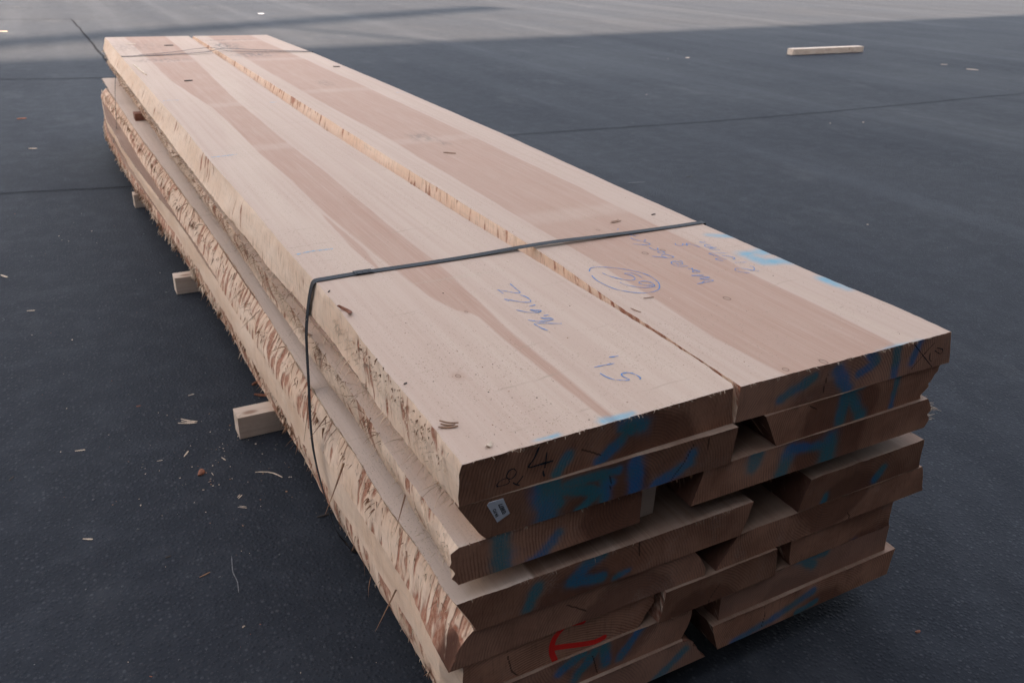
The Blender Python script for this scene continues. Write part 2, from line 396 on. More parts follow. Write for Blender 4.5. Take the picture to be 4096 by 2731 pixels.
M_TOP_R = sawn_material('sawn_wood_heart',
    band=([(0, .567), (.165, .553), (.37, .568), (.54, .572), (.74, .575), (1.2, .582), (1.78, .594), (2.75, .584), (3.8, .587), (5.2, .59)],
          [(0, .828), (.2, .836), (.34, .838), (.48, .848), (.69, .852), (1.8, .877), (2.83, .879), (3.77, .875), (5.2, .86)]),
    heart_amt=0.8, knots=[(.706, .563, .006), (.751, .563, .005), (.697, .289, .006), (.658, .013, .006), (.581, .019, .004), (.70, .74, .004)],
    saw_amt=0.3, crossbands=[(.874, .05), (1.78, .05), (2.835, .055), (3.9, .06), (4.8, .06)],
    dirty=[(.60, 4.55, .10, .22, .9), (.66, 4.1, .14, .12, .8), (.74, 3.04, .04, .1, .5), (.71, 1.83, .06, .09, .5), (.74, 1.72, .025, .05, .6), (.66, 4.85, .2, .03, .8)])
M_ASPHALT = asphalt_material()
M_TAR = simple('tar', (0.014, 0.015, 0.018), 0.95, 0.3, 40, spec=0.03)
M_JOINT = simple('worn_joint', (0.022, 0.024, 0.030), 0.9, 0.45, 5, spec=0.03)
M_SCRATCH = simple('asphalt_scratch', (0.13, 0.13, 0.135), 0.8, 0.4, 300)
M_STRAP = simple('blued_steel', (0.020, 0.022, 0.028), 0.6, 0.25, 18, 0.0, 0.14)
def beam_material():
    N = NT('planed_spruce'); p = N.obj(); w = N.m_('MULTIPLY', N.rnd(), 19.0)
    g = N.noise(N.scale(p, 3, 140, 140), 1.0, 3, 0.6, w); b_ = N.noise(p, 9, 4, 0.6, w)
    col = N.mix(N.step(b_, 0.35, 0.7), (0.70, 0.57, 0.47), (0.60, 0.455, 0.355))
    col = N.mix(N.m_('MULTIPLY', N.step(g, 0.48, 0.7), 0.4), col, (0.47, 0.32, 0.235))
    d, c = N.vor(N.scale(p, 0.5, 1, 1), 11.0)
    col = N.mix(N.m_('MULTIPLY', N.step(d, 0.05, 0.16, 1.0, 0.0), 0.75), col, (0.24, 0.12, 0.07))
    col = N.mix(N.m_('MULTIPLY', N.step(N.noise(p, 26, 5, 0.7, w), 0.56, 0.7), 0.35), col, (0.22, 0.18, 0.15))
    return N.out(col, 0.75, N.bump(N.m_('ADD', g, b_), 0.3, 0.001))
M_BEAM = beam_material()
M_STICK = simple('reddish_stick', (0.24, 0.105, 0.07), 0.75, 0.25, 50)
M_FIB = simple('pale_fibre', (0.62, 0.47, 0.35), 0.7, 0.25, 30)
M_FIBB = simple('brown_fibre', (0.27, 0.145, 0.085), 0.75, 0.35, 30)
M_BARK = simple('bark_flake', (0.22, 0.085, 0.05), 0.85, 0.4, 90)
M_CHIP = simple('wood_chip', (0.60, 0.47, 0.36), 0.75, 0.25, 90)
M_DARKCHIP = simple('dark_chip', (0.06, 0.045, 0.038), 0.8, 0.3, 90)
M_CRAYON = crayon('blue_crayon', (0.05, 0.21, 0.50), 0.42)
M_CHALK = crayon('pale_blue_chalk', (0.13, 0.45, 0.68), 0.50)
M_PENCIL = crayon('dark_marker', (0.004, 0.018, 0.03), 0.34)
M_TAG = simple('white_plastic', (0.62, 0.63, 0.68), 0.45, 0.05, 30)
M_INK = simple('black_ink', (0.01, 0.01, 0.012), 0.6, 0.1, 30)
M_WALL = simple('grey_cladding', (0.10, 0.105, 0.11), 0.6, 0.15, 0.6)
M_ROOF = simple('roof_sheet', (0.09, 0.09, 0.095), 0.6, 0.15, 0.6)
M_BOUNCE = simple('pale_bounce_grey', (0.68, 0.71, 0.74), 0.7, 0.08, 3, stretch=(1, 4, .3))  # pale grey of the added wall that bounces sun
M_DARK = simple('dark_interior', (0.025, 0.025, 0.026), 0.8, 0.1, 0.6)

# ------------------------------------------------------------------ ground
m = MB()
S = 150.0
xs = np.linspace(-S, S, 31); P = np.zeros((31, 31, 3)); P[..., 0], P[..., 1] = np.meshgrid(xs, xs, indexing='ij')
m.grid(P)
ground = m.build('asphalt_ground', M_ASPHALT); tag(ground, kind='structure')

def seam(name, pts, width, mat, seed, parent):
    m = MB(); pts = np.array(pts, float)
    d = np.r_[0, np.cumsum(np.linalg.norm(np.diff(pts, axis=0), axis=1))]
    n = max(12, int(d[-1] / 0.05)); t = np.linspace(0, d[-1], n)
    x = np.interp(t, d, pts[:, 0]); y = np.interp(t, d, pts[:, 1])
    tx, ty = np.gradient(x), np.gradient(y); l = np.hypot(tx, ty); nx, ny = -ty / l, tx / l
    off = vn(t * 3.0, t * 0 + seed, 1, 3) * 0.012; x = x + nx * off; y = y + ny * off
    wd = width * (0.55 + 0.6 * (vn(t * 2.0, t * 0 + seed, 2, 3) * 0.5 + 0.5))
    wd[0] = wd[-1] = width * 0.1
    G = np.zeros((n, 2, 3)); G[:, 0, 0] = x - nx * wd; G[:, 0, 1] = y - ny * wd; G[:, 1, 0] = x + nx * wd; G[:, 1, 1] = y + ny * wd; G[..., 2] = 0.004
    m.grid(G); return m.build(name, mat, parent)
seam('tar_seam', [(.13, 13.84), (.18, 11.39), (.20, 10.0), (.214, 9.04), (.23, 7.4), (.25, 5.6)], 0.012, M_TAR, 1, ground)
seam('paving_joint', [(-6, 4.2), (-.69, 4.02), (-.39, 3.98), (-.085, 3.92), (.6, 3.95)], 0.006, M_JOINT, 2, ground)
seam('paving_joint', [(-6, 8.1), (-.73, 7.98), (-.32, 7.90), (.1, 7.86), (.25, 7.85)], 0.010, M_JOINT, 3, ground)
seam('paving_joint', [(1.1, 4.45), (2.73, 4.40), (4.08, 4.32), (5.53, 4.33), (8.54, 4.45), (16, 4.6)], 0.006, M_JOINT, 4, ground)
seam('paving_joint', [(-6, 13.95), (-.8, 13.86), (.13, 13.84)], 0.012, M_JOINT, 5, ground)
seam('paving_joint', [(-6, 14.8), (-.82, 15.92), (4.57, 17.2), (12, 18.6)], 0.010, M_JOINT, 6, ground)
seam('scratch', [(-.21, .725), (-.216, .672), (-.213, .64), (-.218, .603)], 0.0016, M_SCRATCH, 7, ground)
seam('scratch', [(2.473, 3.007), (2.585, 2.985)], 0.004, M_SCRATCH, 8, ground)

# ------------------------------------------------------------------ sawmill hall behind the photographer (casts the yard's shade)
HALL_H = 12.5
hall = bpy.data.objects.new('sawmill_hall', None); COL.objects.link(hall)
k = HALL_H / math.tan(SUN_EL)
eave = Vector((12.3, 11.42, 0)) + SUN_DIR * k
hall.location = (eave.x, eave.y, 0); hall.rotation_euler = (0, 0, math.atan2(3.3, 19.8))
tag(hall, 'tall grey sawmill hall with open gate behind the photographer', 'building')
def hpart(name, mat, *boxes):
    m = MB()
    for b in boxes: m.box(*b)
    o = m.build(name, mat); o.parent = hall; return o
HX0 = -24.5
gx0, gx1 = -21.0, -14.0          # gate opening
hpart('front_wall', M_WALL, (HX0, gx0, -1.3, -1.0, 0, HALL_H - .4), (gx1, 25, -1.3, -1.0, 0, HALL_H - .4), (gx0, gx1, -1.3, -1.0, 5.2, HALL_H - .4))
hpart('roof', M_ROOF, (HX0 - .5, 25.5, -26, 0, HALL_H - .395, HALL_H))
hpart('back_wall', M_DARK, (HX0, 25, -25, -24.7, 0, HALL_H - .4))
hpart('side_wall', M_WALL, (HX0, HX0 + .3, -24.7, -1.3, 0, HALL_H - .4))
hpart('side_wall', M_WALL, (24.7, 25, -24.7, -1.3, 0, HALL_H - .4))
hpart('floor_slab', M_DARK, (HX0 + .3, 24.7, -24.7, -1.3, 0.002, 0.03))
hpart('added_block_wall', M_WALL, (HX0 - 9, HX0 - .01, -1.3, -1.0, 0, 7.6), (HX0 - 9, HX0 - 8.7, -9, -1.3, 0, 7.6))  # unseen wing added to block front-left sky from the board ends
hpart('added_block_roof', M_ROOF, (HX0 - 9.2, HX0 - .52, -9, -.8, 7.605, 7.85))
# unseen added pipe over the roof: throws the narrow shadow bar
caster = bpy.data.objects.new('shadow_caster', None); COL.objects.link(caster)
HB = 15.5; kb = HB / math.tan(SUN_EL)
c0 = Vector((.85, 11.75, 0)) + SUN_DIR * kb
caster.location = (c0.x, c0.y, HALL_H); caster.rotation_euler = (0, 0, math.atan2(1.95, 3.46))
tag(caster, 'long unseen added duct on trestles over the hall roof', 'shadow_bar')
m = MB(); m.box(-16, 8.5, -.22, .22, HB - HALL_H - .22, HB - HALL_H + .22); o = m.build('shadow_bar', M_WALL); o.parent = caster
for tx in (-14.0, -6.0, 2.0):
    m = MB(); m.box(tx - .06, tx + .06, -.3, -.2, 0.0, HB - HALL_H - .225); m.box(tx - .06, tx + .06, .2, .3, 0.0, HB - HALL_H - .225); m.box(tx - .06, tx + .06, -.195, .195, 1.2, 1.3)
    o = m.build('trestle', M_WALL); o.parent = caster

# unseen dark store added to keep light off the board ends, next to shed
blocker = bpy.data.objects.new('light_blocker', None); COL.objects.link(blocker); blocker.location = (-8.0, -9.0, 0)
tag(blocker, 'unseen dark store closing the corner between hall and shed', 'building')
for nm, mt, bx in (('wall', M_DARK, (-6, 0, 0, 9.0, 0, 5.5)), ('roof', M_ROOF, (-6.3, .3, -.3, 9.2, 5.505, 5.75))):
    m = MB(); m.box(*bx); o = m.build(nm, mt); o.parent = blocker
# unseen pale shed added on the left to bounce sun onto the stack's sides
bounce_wall = bpy.data.objects.new('sun_bouncer', None); COL.objects.link(bounce_wall); bounce_wall.location = (-8.0, 0.3, 0)
tag(bounce_wall, 'long pale unseen shed along the left side of the yard', 'building')
for nm, mt, bx in (('wall', M_BOUNCE, (-8, 0, 0, 40, 0, 8.5)), ('roof', M_ROOF, (-8.4, .3, -.5, 40.5, 8.505, 8.75)), ('plinth', M_WALL, (0.004, .06, 0.2, 39.8, 0, .5))):
    m = MB(); m.box(*bx); o = m.build(nm, mt); o.parent = bounce_wall
# ------------------------------------------------------------------ strokes traced in board metres
TXT_R=[[(0.529,0.516),(0.542,0.531),(0.558,0.532),(0.577,0.522),(0.598,0.505),(0.615,0.484),(0.627,0.459),(0.629,0.434),(0.623,0.408),(0.614,0.393),(0.602,0.380),(0.583,0.373),(0.562,0.376),(0.542,0.390),(0.524,0.414),(0.517,0.445),(0.516,0.470),(0.521,0.495)],[(0.549,0.499),(0.552,0.481),(0.560,0.459)],[(0.556,0.472),(0.566,0.453),(0.579,0.441),(0.591,0.443),(0.597,0.459),(0.590,0.477),(0.605,0.473),(0.611,0.458),(0.608,0.443)],[(0.608,0.401),(0.594,0.405),(0.586,0.418),(0.589,0.426),(0.600,0.427),(0.609,0.417),(0.608,0.401),(0.600,0.395),(0.579,0.399),(0.561,0.416),(0.553,0.432),(0.553,0.441)],[(0.691,0.371),(0.713,0.371),(0.735,0.373),(0.715,0.391),(0.739,0.389),(0.711,0.412),(0.736,0.404)],[(0.704,0.372),(0.717,0.378)],[(0.741,0.424),(0.736,0.433),(0.727,0.429),(0.732,0.422),(0.743,0.425),(0.736,0.442),(0.731,0.448)],[(0.740,0.447),(0.735,0.437)],[(0.741,0.460),(0.724,0.464),(0.716,0.477),(0.722,0.493),(0.735,0.492),(0.740,0.476),(0.729,0.474),(0.727,0.485)],[(0.746,0.484),(0.746,0.495)],[(0.706,0.539),(0.720,0.528),(0.734,0.516),(0.748,0.517),(0.745,0.530),(0.737,0.539),(0.727,0.532),(0.732,0.519)],[(0.744,0.540),(0.736,0.548),(0.736,0.558),(0.747,0.559),(0.747,0.546)],[(0.751,0.580),(0.745,0.569),(0.737,0.573),(0.736,0.589)],[(0.714,0.623),(0.731,0.612),(0.749,0.604),(0.752,0.617),(0.746,0.624)],[(0.743,0.605),(0.730,0.609)],[(0.761,0.639),(0.755,0.630),(0.745,0.634),(0.739,0.643),(0.736,0.656),(0.740,0.663)],[(0.767,0.668),(0.751,0.676),(0.748,0.689),(0.755,0.665),(0.751,0.676)],[(0.742,0.721),(0.749,0.727)],[(0.809,0.589),(0.804,0.579),(0.813,0.571),(0.821,0.576),(0.823,0.581),(0.826,0.566),(0.833,0.579),(0.841,0.564),(0.845,0.546)],[(0.882,0.574),(0.878,0.568),(0.868,0.576),(0.870,0.566),(0.875,0.557)],[(0.877,0.544),(0.866,0.553),(0.859,0.542),(0.873,0.533),(0.857,0.537)],[(0.879,0.529),(0.858,0.529),(0.874,0.511)],[(0.877,0.488),(0.857,0.497),(0.835,0.504),(0.840,0.487),(0.842,0.479)],[(0.833,0.455),(0.824,0.462),(0.825,0.470),(0.837,0.470),(0.847,0.459)],[(0.852,0.481),(0.866,0.469),(0.868,0.457),(0.857,0.451)],[(0.848,0.435),(0.875,0.427)],[(0.834,0.374),(0.817,0.391),(0.820,0.404),(0.830,0.406),(0.843,0.397),(0.851,0.384),(0.861,0.389),(0.867,0.401),(0.863,0.406)],[(0.845,0.386),(0.861,0.375)]]
TXT_L=[[(0.348,0.522),(0.346,0.494),(0.345,0.476),(0.340,0.473),(0.330,0.482),(0.321,0.493),(0.310,0.504)],[(0.311,0.502),(0.312,0.497),(0.312,0.482)],[(0.339,0.463),(0.344,0.451),(0.344,0.435),(0.340,0.427),(0.331,0.428),(0.321,0.436),(0.310,0.448),(0.302,0.458),(0.302,0.452),(0.305,0.446)],[(0.327,0.409),(0.341,0.410)],[(0.297,0.404),(0.305,0.394),(0.314,0.385),(0.328,0.378),(0.337,0.382),(0.334,0.386),(0.325,0.391),(0.321,0.395),(0.325,0.385),(0.334,0.378)],[(0.330,0.361),(0.340,0.361)],[(0.295,0.356),(0.306,0.346),(0.321,0.339),(0.333,0.338),(0.338,0.341),(0.335,0.348),(0.324,0.352),(0.321,0.357),(0.324,0.347),(0.335,0.340)],[(0.342,0.318),(0.326,0.326),(0.307,0.336),(0.297,0.337),(0.298,0.328),(0.300,0.316),(0.305,0.303)],[(0.344,0.174),(0.353,0.172),(0.361,0.172)],[(0.302,0.154),(0.314,0.154),(0.327,0.153),(0.339,0.152)],[(0.299,0.133),(0.301,0.120),(0.307,0.107),(0.314,0.102),(0.324,0.096),(0.329,0.097),(0.327,0.104),(0.326,0.113),(0.331,0.118),(0.341,0.116),(0.347,0.107),(0.348,0.094),(0.344,0.091)]]
CHALK_L=[[(0.015,0.847),(0.049,0.854),(0.095,0.852)],[(0.011,1.769),(0.049,1.773),(0.089,1.782)],[(0.006,2.768),(0.044,2.776),(0.068,2.769)],[(0.389,2.618),(0.417,2.619)]]
CHALK_R=[[(0.954,2.700),(0.995,2.676)]]
END_4=[[(0.113,-0.006),(0.106,-0.022),(0.098,-0.034),(0.113,-0.035),(0.137,-0.035)],[(0.126,-0.018),(0.125,-0.032),(0.124,-0.043)],[(0.122,-0.047),(0.122,-0.051),(0.124,-0.057)]]
END_8=[[(0.075,-0.029),(0.068,-0.030),(0.064,-0.039),(0.069,-0.044),(0.075,-0.043),(0.079,-0.036),(0.075,-0.029)],[(0.067,-0.044),(0.069,-0.048),(0.065,-0.051),(0.050,-0.050),(0.052,-0.044),(0.059,-0.041),(0.067,-0.042)],[(0.090,-0.045),(0.087,-0.049),(0.083,-0.053),(0.080,-0.057)],[(0.074,-0.051),(0.079,-0.056),(0.085,-0.059)]]
END_X=[[(0.868,-0.005),(0.935,-0.063)],[(0.925,-0.012),(0.901,-0.033),(0.878,-0.056)],[(0.935,-0.025),(0.953,-0.032),(0.950,-0.040),(0.931,-0.030)],[(0.919,-0.032),(0.923,-0.046),(0.930,-0.051)]]
RED=[[(0.215,-0.364),(0.186,-0.358),(0.168,-0.369),(0.160,-0.386),(0.160,-0.405),(0.167,-0.425)],[(0.160,-0.396),(0.187,-0.404),(0.219,-0.414),(0.244,-0.420),(0.261,-0.418)]]
TAG=[[(0.035,-0.075),(0.038,-0.071),(0.059,-0.071),(0.070,-0.099),(0.051,-0.108),(0.035,-0.075)]]
SPRAY={'L1L':[([(0.164,-0.032),(0.145,-0.060)],0.005),([(0.254,-0.034),(0.217,-0.060)],0.006),([(0.257,-0.005),(0.288,-0.019)],0.009),([(0.252,-0.014),(0.271,-0.023)],0.006),],
'L2L':[([(0.123,-0.070),(0.131,-0.134)],0.012),([(0.141,-0.069),(0.148,-0.108)],0.007),([(0.224,-0.084),(0.228,-0.130)],0.007),([(0.277,-0.077),(0.283,-0.124)],0.008),([(0.138,-0.083),(0.226,-0.111)],0.006),([(0.384,-0.090),(0.382,-0.108),(0.321,-0.129)],0.006),([(0.236,-0.099),(0.184,-0.132)],0.005),([(0.159,-0.079),(0.246,-0.081)],0.005),],
'L3L':[([(0.057,-0.135),(0.065,-0.197)],0.010),([(0.154,-0.165),(0.134,-0.190),(0.113,-0.201)],0.006),],
'L4L':[([(0.234,-0.232),(0.209,-0.242),(0.183,-0.265)],0.007),([(0.191,-0.270),(0.238,-0.276)],0.006),([(0.289,-0.283),(0.263,-0.288)],0.004),([(0.122,-0.253),(0.107,-0.288)],0.006),],
'L7L':[([(0.218,-0.430),(0.173,-0.451)],0.006),([(0.334,-0.421),(0.295,-0.475)],0.006),([(0.258,-0.432),(0.267,-0.476)],0.006),([(0.240,-0.435),(0.205,-0.483)],0.006),([(0.012,-0.364),(0.013,-0.390)],0.005),],
'L8L':[([(0.435,-0.517),(0.371,-0.566)],0.006),],
'L1R':[([(0.635,-0.018),(0.565,-0.045)],0.006),([(0.690,-0.020),(0.717,-0.058)],0.009),([(0.753,0.000),(0.780,-0.021),(0.741,-0.036)],0.006),([(0.827,-0.005),(0.837,-0.063)],0.006),([(0.884,-0.003),(0.876,-0.042)],0.006),],
'L2R':[([(0.718,-0.060),(0.720,-0.124)],0.008),([(0.737,-0.079),(0.774,-0.132)],0.008),([(0.762,-0.060),(0.721,-0.069)],0.005),([(0.850,-0.069),(0.853,-0.132)],0.005),],
'L3R':[([(0.698,-0.154),(0.704,-0.199)],0.012),([(0.605,-0.148),(0.593,-0.203)],0.009),([(0.531,-0.132),(0.524,-0.157)],0.009),([(0.602,-0.147),(0.697,-0.162)],0.006),],
'L4R':[([(0.875,-0.264),(0.859,-0.284)],0.006),([(0.727,-0.280),(0.724,-0.297)],0.005),],
'L6R':[([(0.849,-0.436),(0.828,-0.442)],0.006),],
'L7R':[([(0.772,-0.432),(0.704,-0.423),(0.747,-0.449)],0.007),],
'L8R':[([(0.557,-0.558),(0.654,-0.542),(0.753,-0.513)],0.006),([(0.718,-0.552),(0.773,-0.546)],0.004),],
}
TOPSPRAY_R=[([(0.924,0.607),(0.967,0.578)],0.009),([(0.911,0.457),(0.914,0.415),(0.961,0.399)],0.015),([(0.909,0.469),(0.960,0.466)],0.015),([(0.955,0.289),(0.958,0.230)],0.012),([(0.782,-0.004),(0.880,-0.006)],0.008)]
TOPSPRAY_L=[([(0.110,0.009),(0.150,0.008)],0.004),([(0.222,0.011),(0.273,0.011)],0.006)]


def seg_dist(px, pz, pts):
    best = np.full(px.shape, 9.0)
    for (a, b) in zip(pts[:-1], pts[1:]):
        a = np.array(a); b = np.array(b); d = b - a; L2 = (d * d).sum() + 1e-12
        t = np.clip(((px - a[0]) * d[0] + (pz - a[1]) * d[1]) / L2, 0, 1)
        best = np.minimum(best, np.hypot(px - a[0] - t * d[0], pz - a[1] - t * d[1]))
    return best

def catmull(pts, step=0.0025):
    p = np.array(pts, float)
    if len(p) < 3:
        n = max(3, int(np.linalg.norm(p[-1] - p[0]) / step)); t = np.linspace(0, 1, n)[:, None]; return p[0] * (1 - t) + p[-1] * t
    q = np.vstack([2 * p[0] - p[1], p, 2 * p[-1] - p[-2]]); out = []
    for i in range(1, len(q) - 2):
        p0, p1, p2, p3 = q[i - 1:i + 3]
        n = max(2, int(np.linalg.norm(p2 - p1) / step))
        for t in np.linspace(0, 1, n, endpoint=False):
            out.append(0.5 * (2 * p1 + (p2 - p0) * t + (2 * p0 - 5 * p1 + 4 * p2 - p3) * t * t + (3 * p1 - p0 - 3 * p2 + p3) * t ** 3))
    out.append(p[-1]); return np.array(out)

def ribbons(name, strokes, hw, mat, parent, place):
    m = MB()
    for k, st in enumerate(strokes):
        c = catmull(st); n = len(c)
        if n < 2: continue
        g = np.gradient(c, axis=0); g /= np.linalg.norm(g, axis=1)[:, None] + 1e-9
        nr = np.stack([-g[:, 1], g[:, 0]], 1); t = np.arange(n) * 0.4
        w = hw * (0.75 + 0.45 * vn(t, t * 0 + k, 1, 2))[:, None]
        A = c - nr * w; B = c + nr * w
        lift = k * 0.00004
        G = np.stack([[place(q, lift) for q in A], [place(q, lift) for q in B]], 1)
        m.grid(G)
    return m.build(name, mat, parent)

# ------------------------------------------------------------------ boards
class Board:
    pass
GROUP = 'boards of the strapped lumber stack'
BOARDS = {}
def lerp_pts(pts, y, k):
    a = np.array([p[0] for p in pts]); b = np.array([p[k] for p in pts]); return np.interp(y, a, b)

def make_board(key, label, zt, zb, left, right, y0=(0, 0), y1=5.1, seed=1, tmat=None, nx=10, ny=300, lbark_shade=0.3, rbark_shade=0.3, lamp=0.002, ramp=0.002,
               lbulge=0.0, rbulge=0.0, pith=None, topspray=(), raggedl=0.0, raggedr=0.0, edge=0.0015, cracks=()):
    """left/right: lists of (y, x at top, x at bottom)"""
    zt += GZ; zb += GZ
    b = Board(); b.zt, b.zb, b.left, b.right, b.y0, b.y1, b.key = zt, zb, left, right, y0, y1, key
    s = np.linspace(0, 1, ny + 1) ** 1.7
    nv = 9
    def side(isleft):
        pts = left if isleft else right
        yn = y0[0] if isleft else y0[1]
        y = yn + (y1 - yn) * s
        sg = -1 if isleft else 1
        et = vn(y * 7, y * 0 + seed, seed, 3) * edge * 1.6 + vn(y * 60, y * 0 + seed, seed + 1, 2) * edge
        eb = vn(y * 7, y * 0 + seed + 9, seed + 2, 3) * edge * 1.6 + vn(y * 60, y * 0 + seed + 5, seed + 3, 2) * edge
        xt = lerp_pts(pts, y, 1) + et; xb = lerp_pts(pts, y, 2) + eb
        v = np.linspace(0, 1, nv + 1)
        X = xt[:, None] * (1 - v) + xb[:, None] * v
        sinv = np.sin(np.pi * v)[None, :]
        amp = lamp if isleft else ramp; bul = lbulge if isleft else rbulge
        Y = np.broadcast_to(y[:, None], X.shape)
        Zv = zt + (zb - zt) * v[None, :] + 0 * X
        sv = v[None, :] * abs(zt - zb)
        no = vn((Y + sv * 0.75) * 45, sv * 14 + seed, seed, 3) * amp + vn(Y * 3.1, sv * 9 + seed, seed + 1, 2) * amp * 2.0
        X = X + sg * (bul * sinv * (1 + 0.5 * vn(Y * 2.3, sv * 0 + seed, seed + 2, 2)) ) + no * np.minimum(1, sinv * 1.8)
        rag = raggedl if isleft else raggedr
        if rag:
            X = X + sg * rag * np.exp(-Y / 0.02) * vn(Y * 0 + seed, Zv * 160, seed + 1, 2)
        return y, X, Zv
    yl, XL, ZL = side(True); yr, XR, ZR = side(False)
    b.sl = (yl, XL, ZL); b.sr = (yr, XR, ZR)
    front = lambda x: 0.0019 * vn(x * 55, x * 0 + seed, seed, 3)
    m = MB()
    # top and bottom
    for (isd, nn) in ((0, nx), (1, 4)):
        u = np.linspace(0, 1, nn + 1)
        col = 0 if isd == 0 else -1
        X = XL[:, col][:, None] * (1 - u) + XR[:, col][:, None] * u
        Y = yl[:, None] * (1 - u) + yr[:, None] * u
        Z = np.full_like(X, zt if isd == 0 else zb)
        if isd == 0 and tmat is None: Z = Z - 0.0006 * np.abs(vn(X * 30, Y * 12, seed, 2)) * np.minimum(1, np.minimum(u, 1 - u) * 20)
        Y = Y + (front(X) * np.maximum(0, 1 - (Y - np.minimum(*y0)) / .03) if isd == 0 else 0)
        paint = np.zeros(X.shape + (4,))
        if isd == 0:
            for (pl, hw) in topspray:
                d = (seg_dist(X, Y, pl) + .006 * vn(X * 40, Y * 40, 2, 3)) / (hw * 1.9); paint[..., 0] = np.maximum(paint[..., 0], np.exp(-d * d * 1.1) * (0.8 + 0.2 * vn(X * 60, Y * 60, 1, 2)))
        m.grid(np.stack([X, Y, Z], -1), 0, np.stack([X, Y], -1), paint, 0.0, flip=(isd == 0) ^ True, smooth=False)
    # sides
    for (y, X, Z, isl, bk) in ((yl, XL, ZL, True, lbark_shade), (yr, XR, ZR, False, rbark_shade)):
        Y = np.broadcast_to(y[:, None], X.shape)
        bkv = bk(Y, (zt - Z) / (zt - zb)) if callable(bk) else np.full(X.shape, bk)
        m.grid(np.stack([X, Y, Z], -1), 1, np.stack([Y, zt - Z], -1), None, bkv, flip=isl)
    # ends
    if pith is None: pith = (0.5 * (left[0][1] + right[0][1]), zb - GZ - 0.03 if seed % 2 else zt - GZ + 0.03)
    for near in (True, False):
        i = 0 if near else -1
        ncx, ncz = (int((right[0][1] - left[0][1]) / 0.003), 22) if near else (20, 8)
        v = np.linspace(0, 1, ncz + 1); u = np.linspace(0, 1, ncx + 1)
        vv = np.linspace(0, 1, nv + 1)
        xl = np.interp(v, vv, XL[i]); xr = np.interp(v, vv, XR[i])
        X = xl[:, None] * (1 - u) + xr[:, None] * u
        Z = (zt + (zb - zt) * v)[:, None] + 0 * X
        Y = (yl[i] * (1 - u) + yr[i] * u)[None, :] + 0 * X
        inner = np.minimum(1, np.minimum(u, 1 - u) * 25)[None, :] * np.minimum(1, np.minimum(v, 1 - v) * 12)[:, None]
        Y = Y + (-1 if near else 1) * -0.0007 * np.abs(vn(X * 22, Z * 22, seed, 2)) * inner
        if near: Y = Y + front(X) * np.exp(-(zt - Z) / .005)
        paint = np.zeros(X.shape + (4,))
        if near:
            for (pl, hw) in SPRAY.get(key, ()):
                d = (seg_dist(X, Z - GZ, pl) + 0.004 * vn(X * 55, Z * 55, seed, 3)) / (hw * 2.3); paint[..., 0] = np.maximum(paint[..., 0], np.exp(-d * d * 1.3))
            if key == 'L6L':
                for pl in RED:
                    paint[..., 1] = np.maximum(paint[..., 1], np.clip(1.5 - seg_dist(X, Z - GZ, catmull(pl, .006)) / 0.0052, 0, 1))
            rc_ = random.Random(seed * 5 + 1)
            auto = []
            for q in range(rc_.randrange(1, 4)):
                a0 = rc_.uniform(0, 6.28); r0 = rc_.uniform(.02, .16); L0 = rc_.uniform(.012, .05)
                auto.append([(pith[0] + math.cos(a0 + t_ * .06 * rc_.uniform(-1, 1)) * (r0 + t_ * L0), pith[1] + math.sin(a0) * (r0 + t_ * L0)) for t_ in (0, .5, 1)])
            for pl in list(cracks) + auto:
                paint[..., 2] = np.maximum(paint[..., 2], np.clip(1.4 - seg_dist(X, Z - GZ, pl) / 0.0014, 0, 1))
        ring = np.hypot(X - pith[0], (Z - GZ - pith[1]) * 1.0)
        m.grid(np.stack([X, Y, Z], -1), 2, np.stack([X, Z], -1), paint, ring, flip=near ^ True)
    cx = 0.5 * (left[0][1] + right[0][1])
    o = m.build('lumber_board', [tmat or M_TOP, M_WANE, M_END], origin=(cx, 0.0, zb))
    tag(o, label, 'board', GROUP)
    b.o = o; BOARDS[key] = b
    return b

const = lambda t, bt: [(0, t, bt), (5.2, t, bt)]
L1l = [(0, 0, -.005), (.12, .002, -.009), (.25, .001, -.010), (.36, .003, -.007), (.5, .008, -.006), (.68, .008, -.007), (.94, .005, -.018), (1.17, .006, -.021), (1.48, .003, -.027), (1.8, 0, -.032),
       (2.2, .004, -.034), (2.8, -.001, -.036), (3.45, -.005, -.040), (4.1, -.008, -.044), (4.5, -.009, -.048), (5.2, -.010, -.03)]
L1r = [(0, .457, .471), (.02, .468, .472), (.1, .4725, .474), (.25, .472, .474), (.39, .469, .472), (.52, .464, .468), (.72, .458, .462), (1.0, .4495, .455), (1.4, .447, .452), (2.06, .4405, .448), (2.8, .452, .458), (3.5, .462, .468), (5.2, .4775, .482)]
R1l = [(0, .474, .4735), (.06, .4745, .4745), (.2, .479, .476), (.31, .481, .476), (.42, .487, .476), (.57, .496, .476), (.7, .498, .474), (1.1, .5, .470), (1.5, .4997, .468), (2.35, .505, .468), (3.6, .511, .475), (5.2, .504, .486)]
R1r = [(0, .966, .985), (.13, .971, .984), (.28, .964, .985), (.69, .966, .985), (1.1, .974, .99), (1.76, .993, 1.0), (2.87, 1.0, 1.01), (4.1, .998, 1.01), (5.2, .968, .99)]
bark1 = lambda Y, v: 0.30 + 0.26 * np.exp(-(np.maximum(Y - .10, 0) / .22) ** 2) * (Y > .05) + 0.25 * np.exp(-((Y - 1.75) / .12) ** 2) + 0.18 * (vn(Y * 2, v * 2, 3, 2))
make_board('L1L', 'pale top board on the left with blue crayon numbers and a narrow reddish stripe', 0, -.0655, L1l, L1r, (0, .008), 5.12, 1, M_TOP_L, 44, 460, bark1, 0.3, .0022, .001,
           topspray=TOPSPRAY_L, pith=(.30, -.10), edge=.0012)
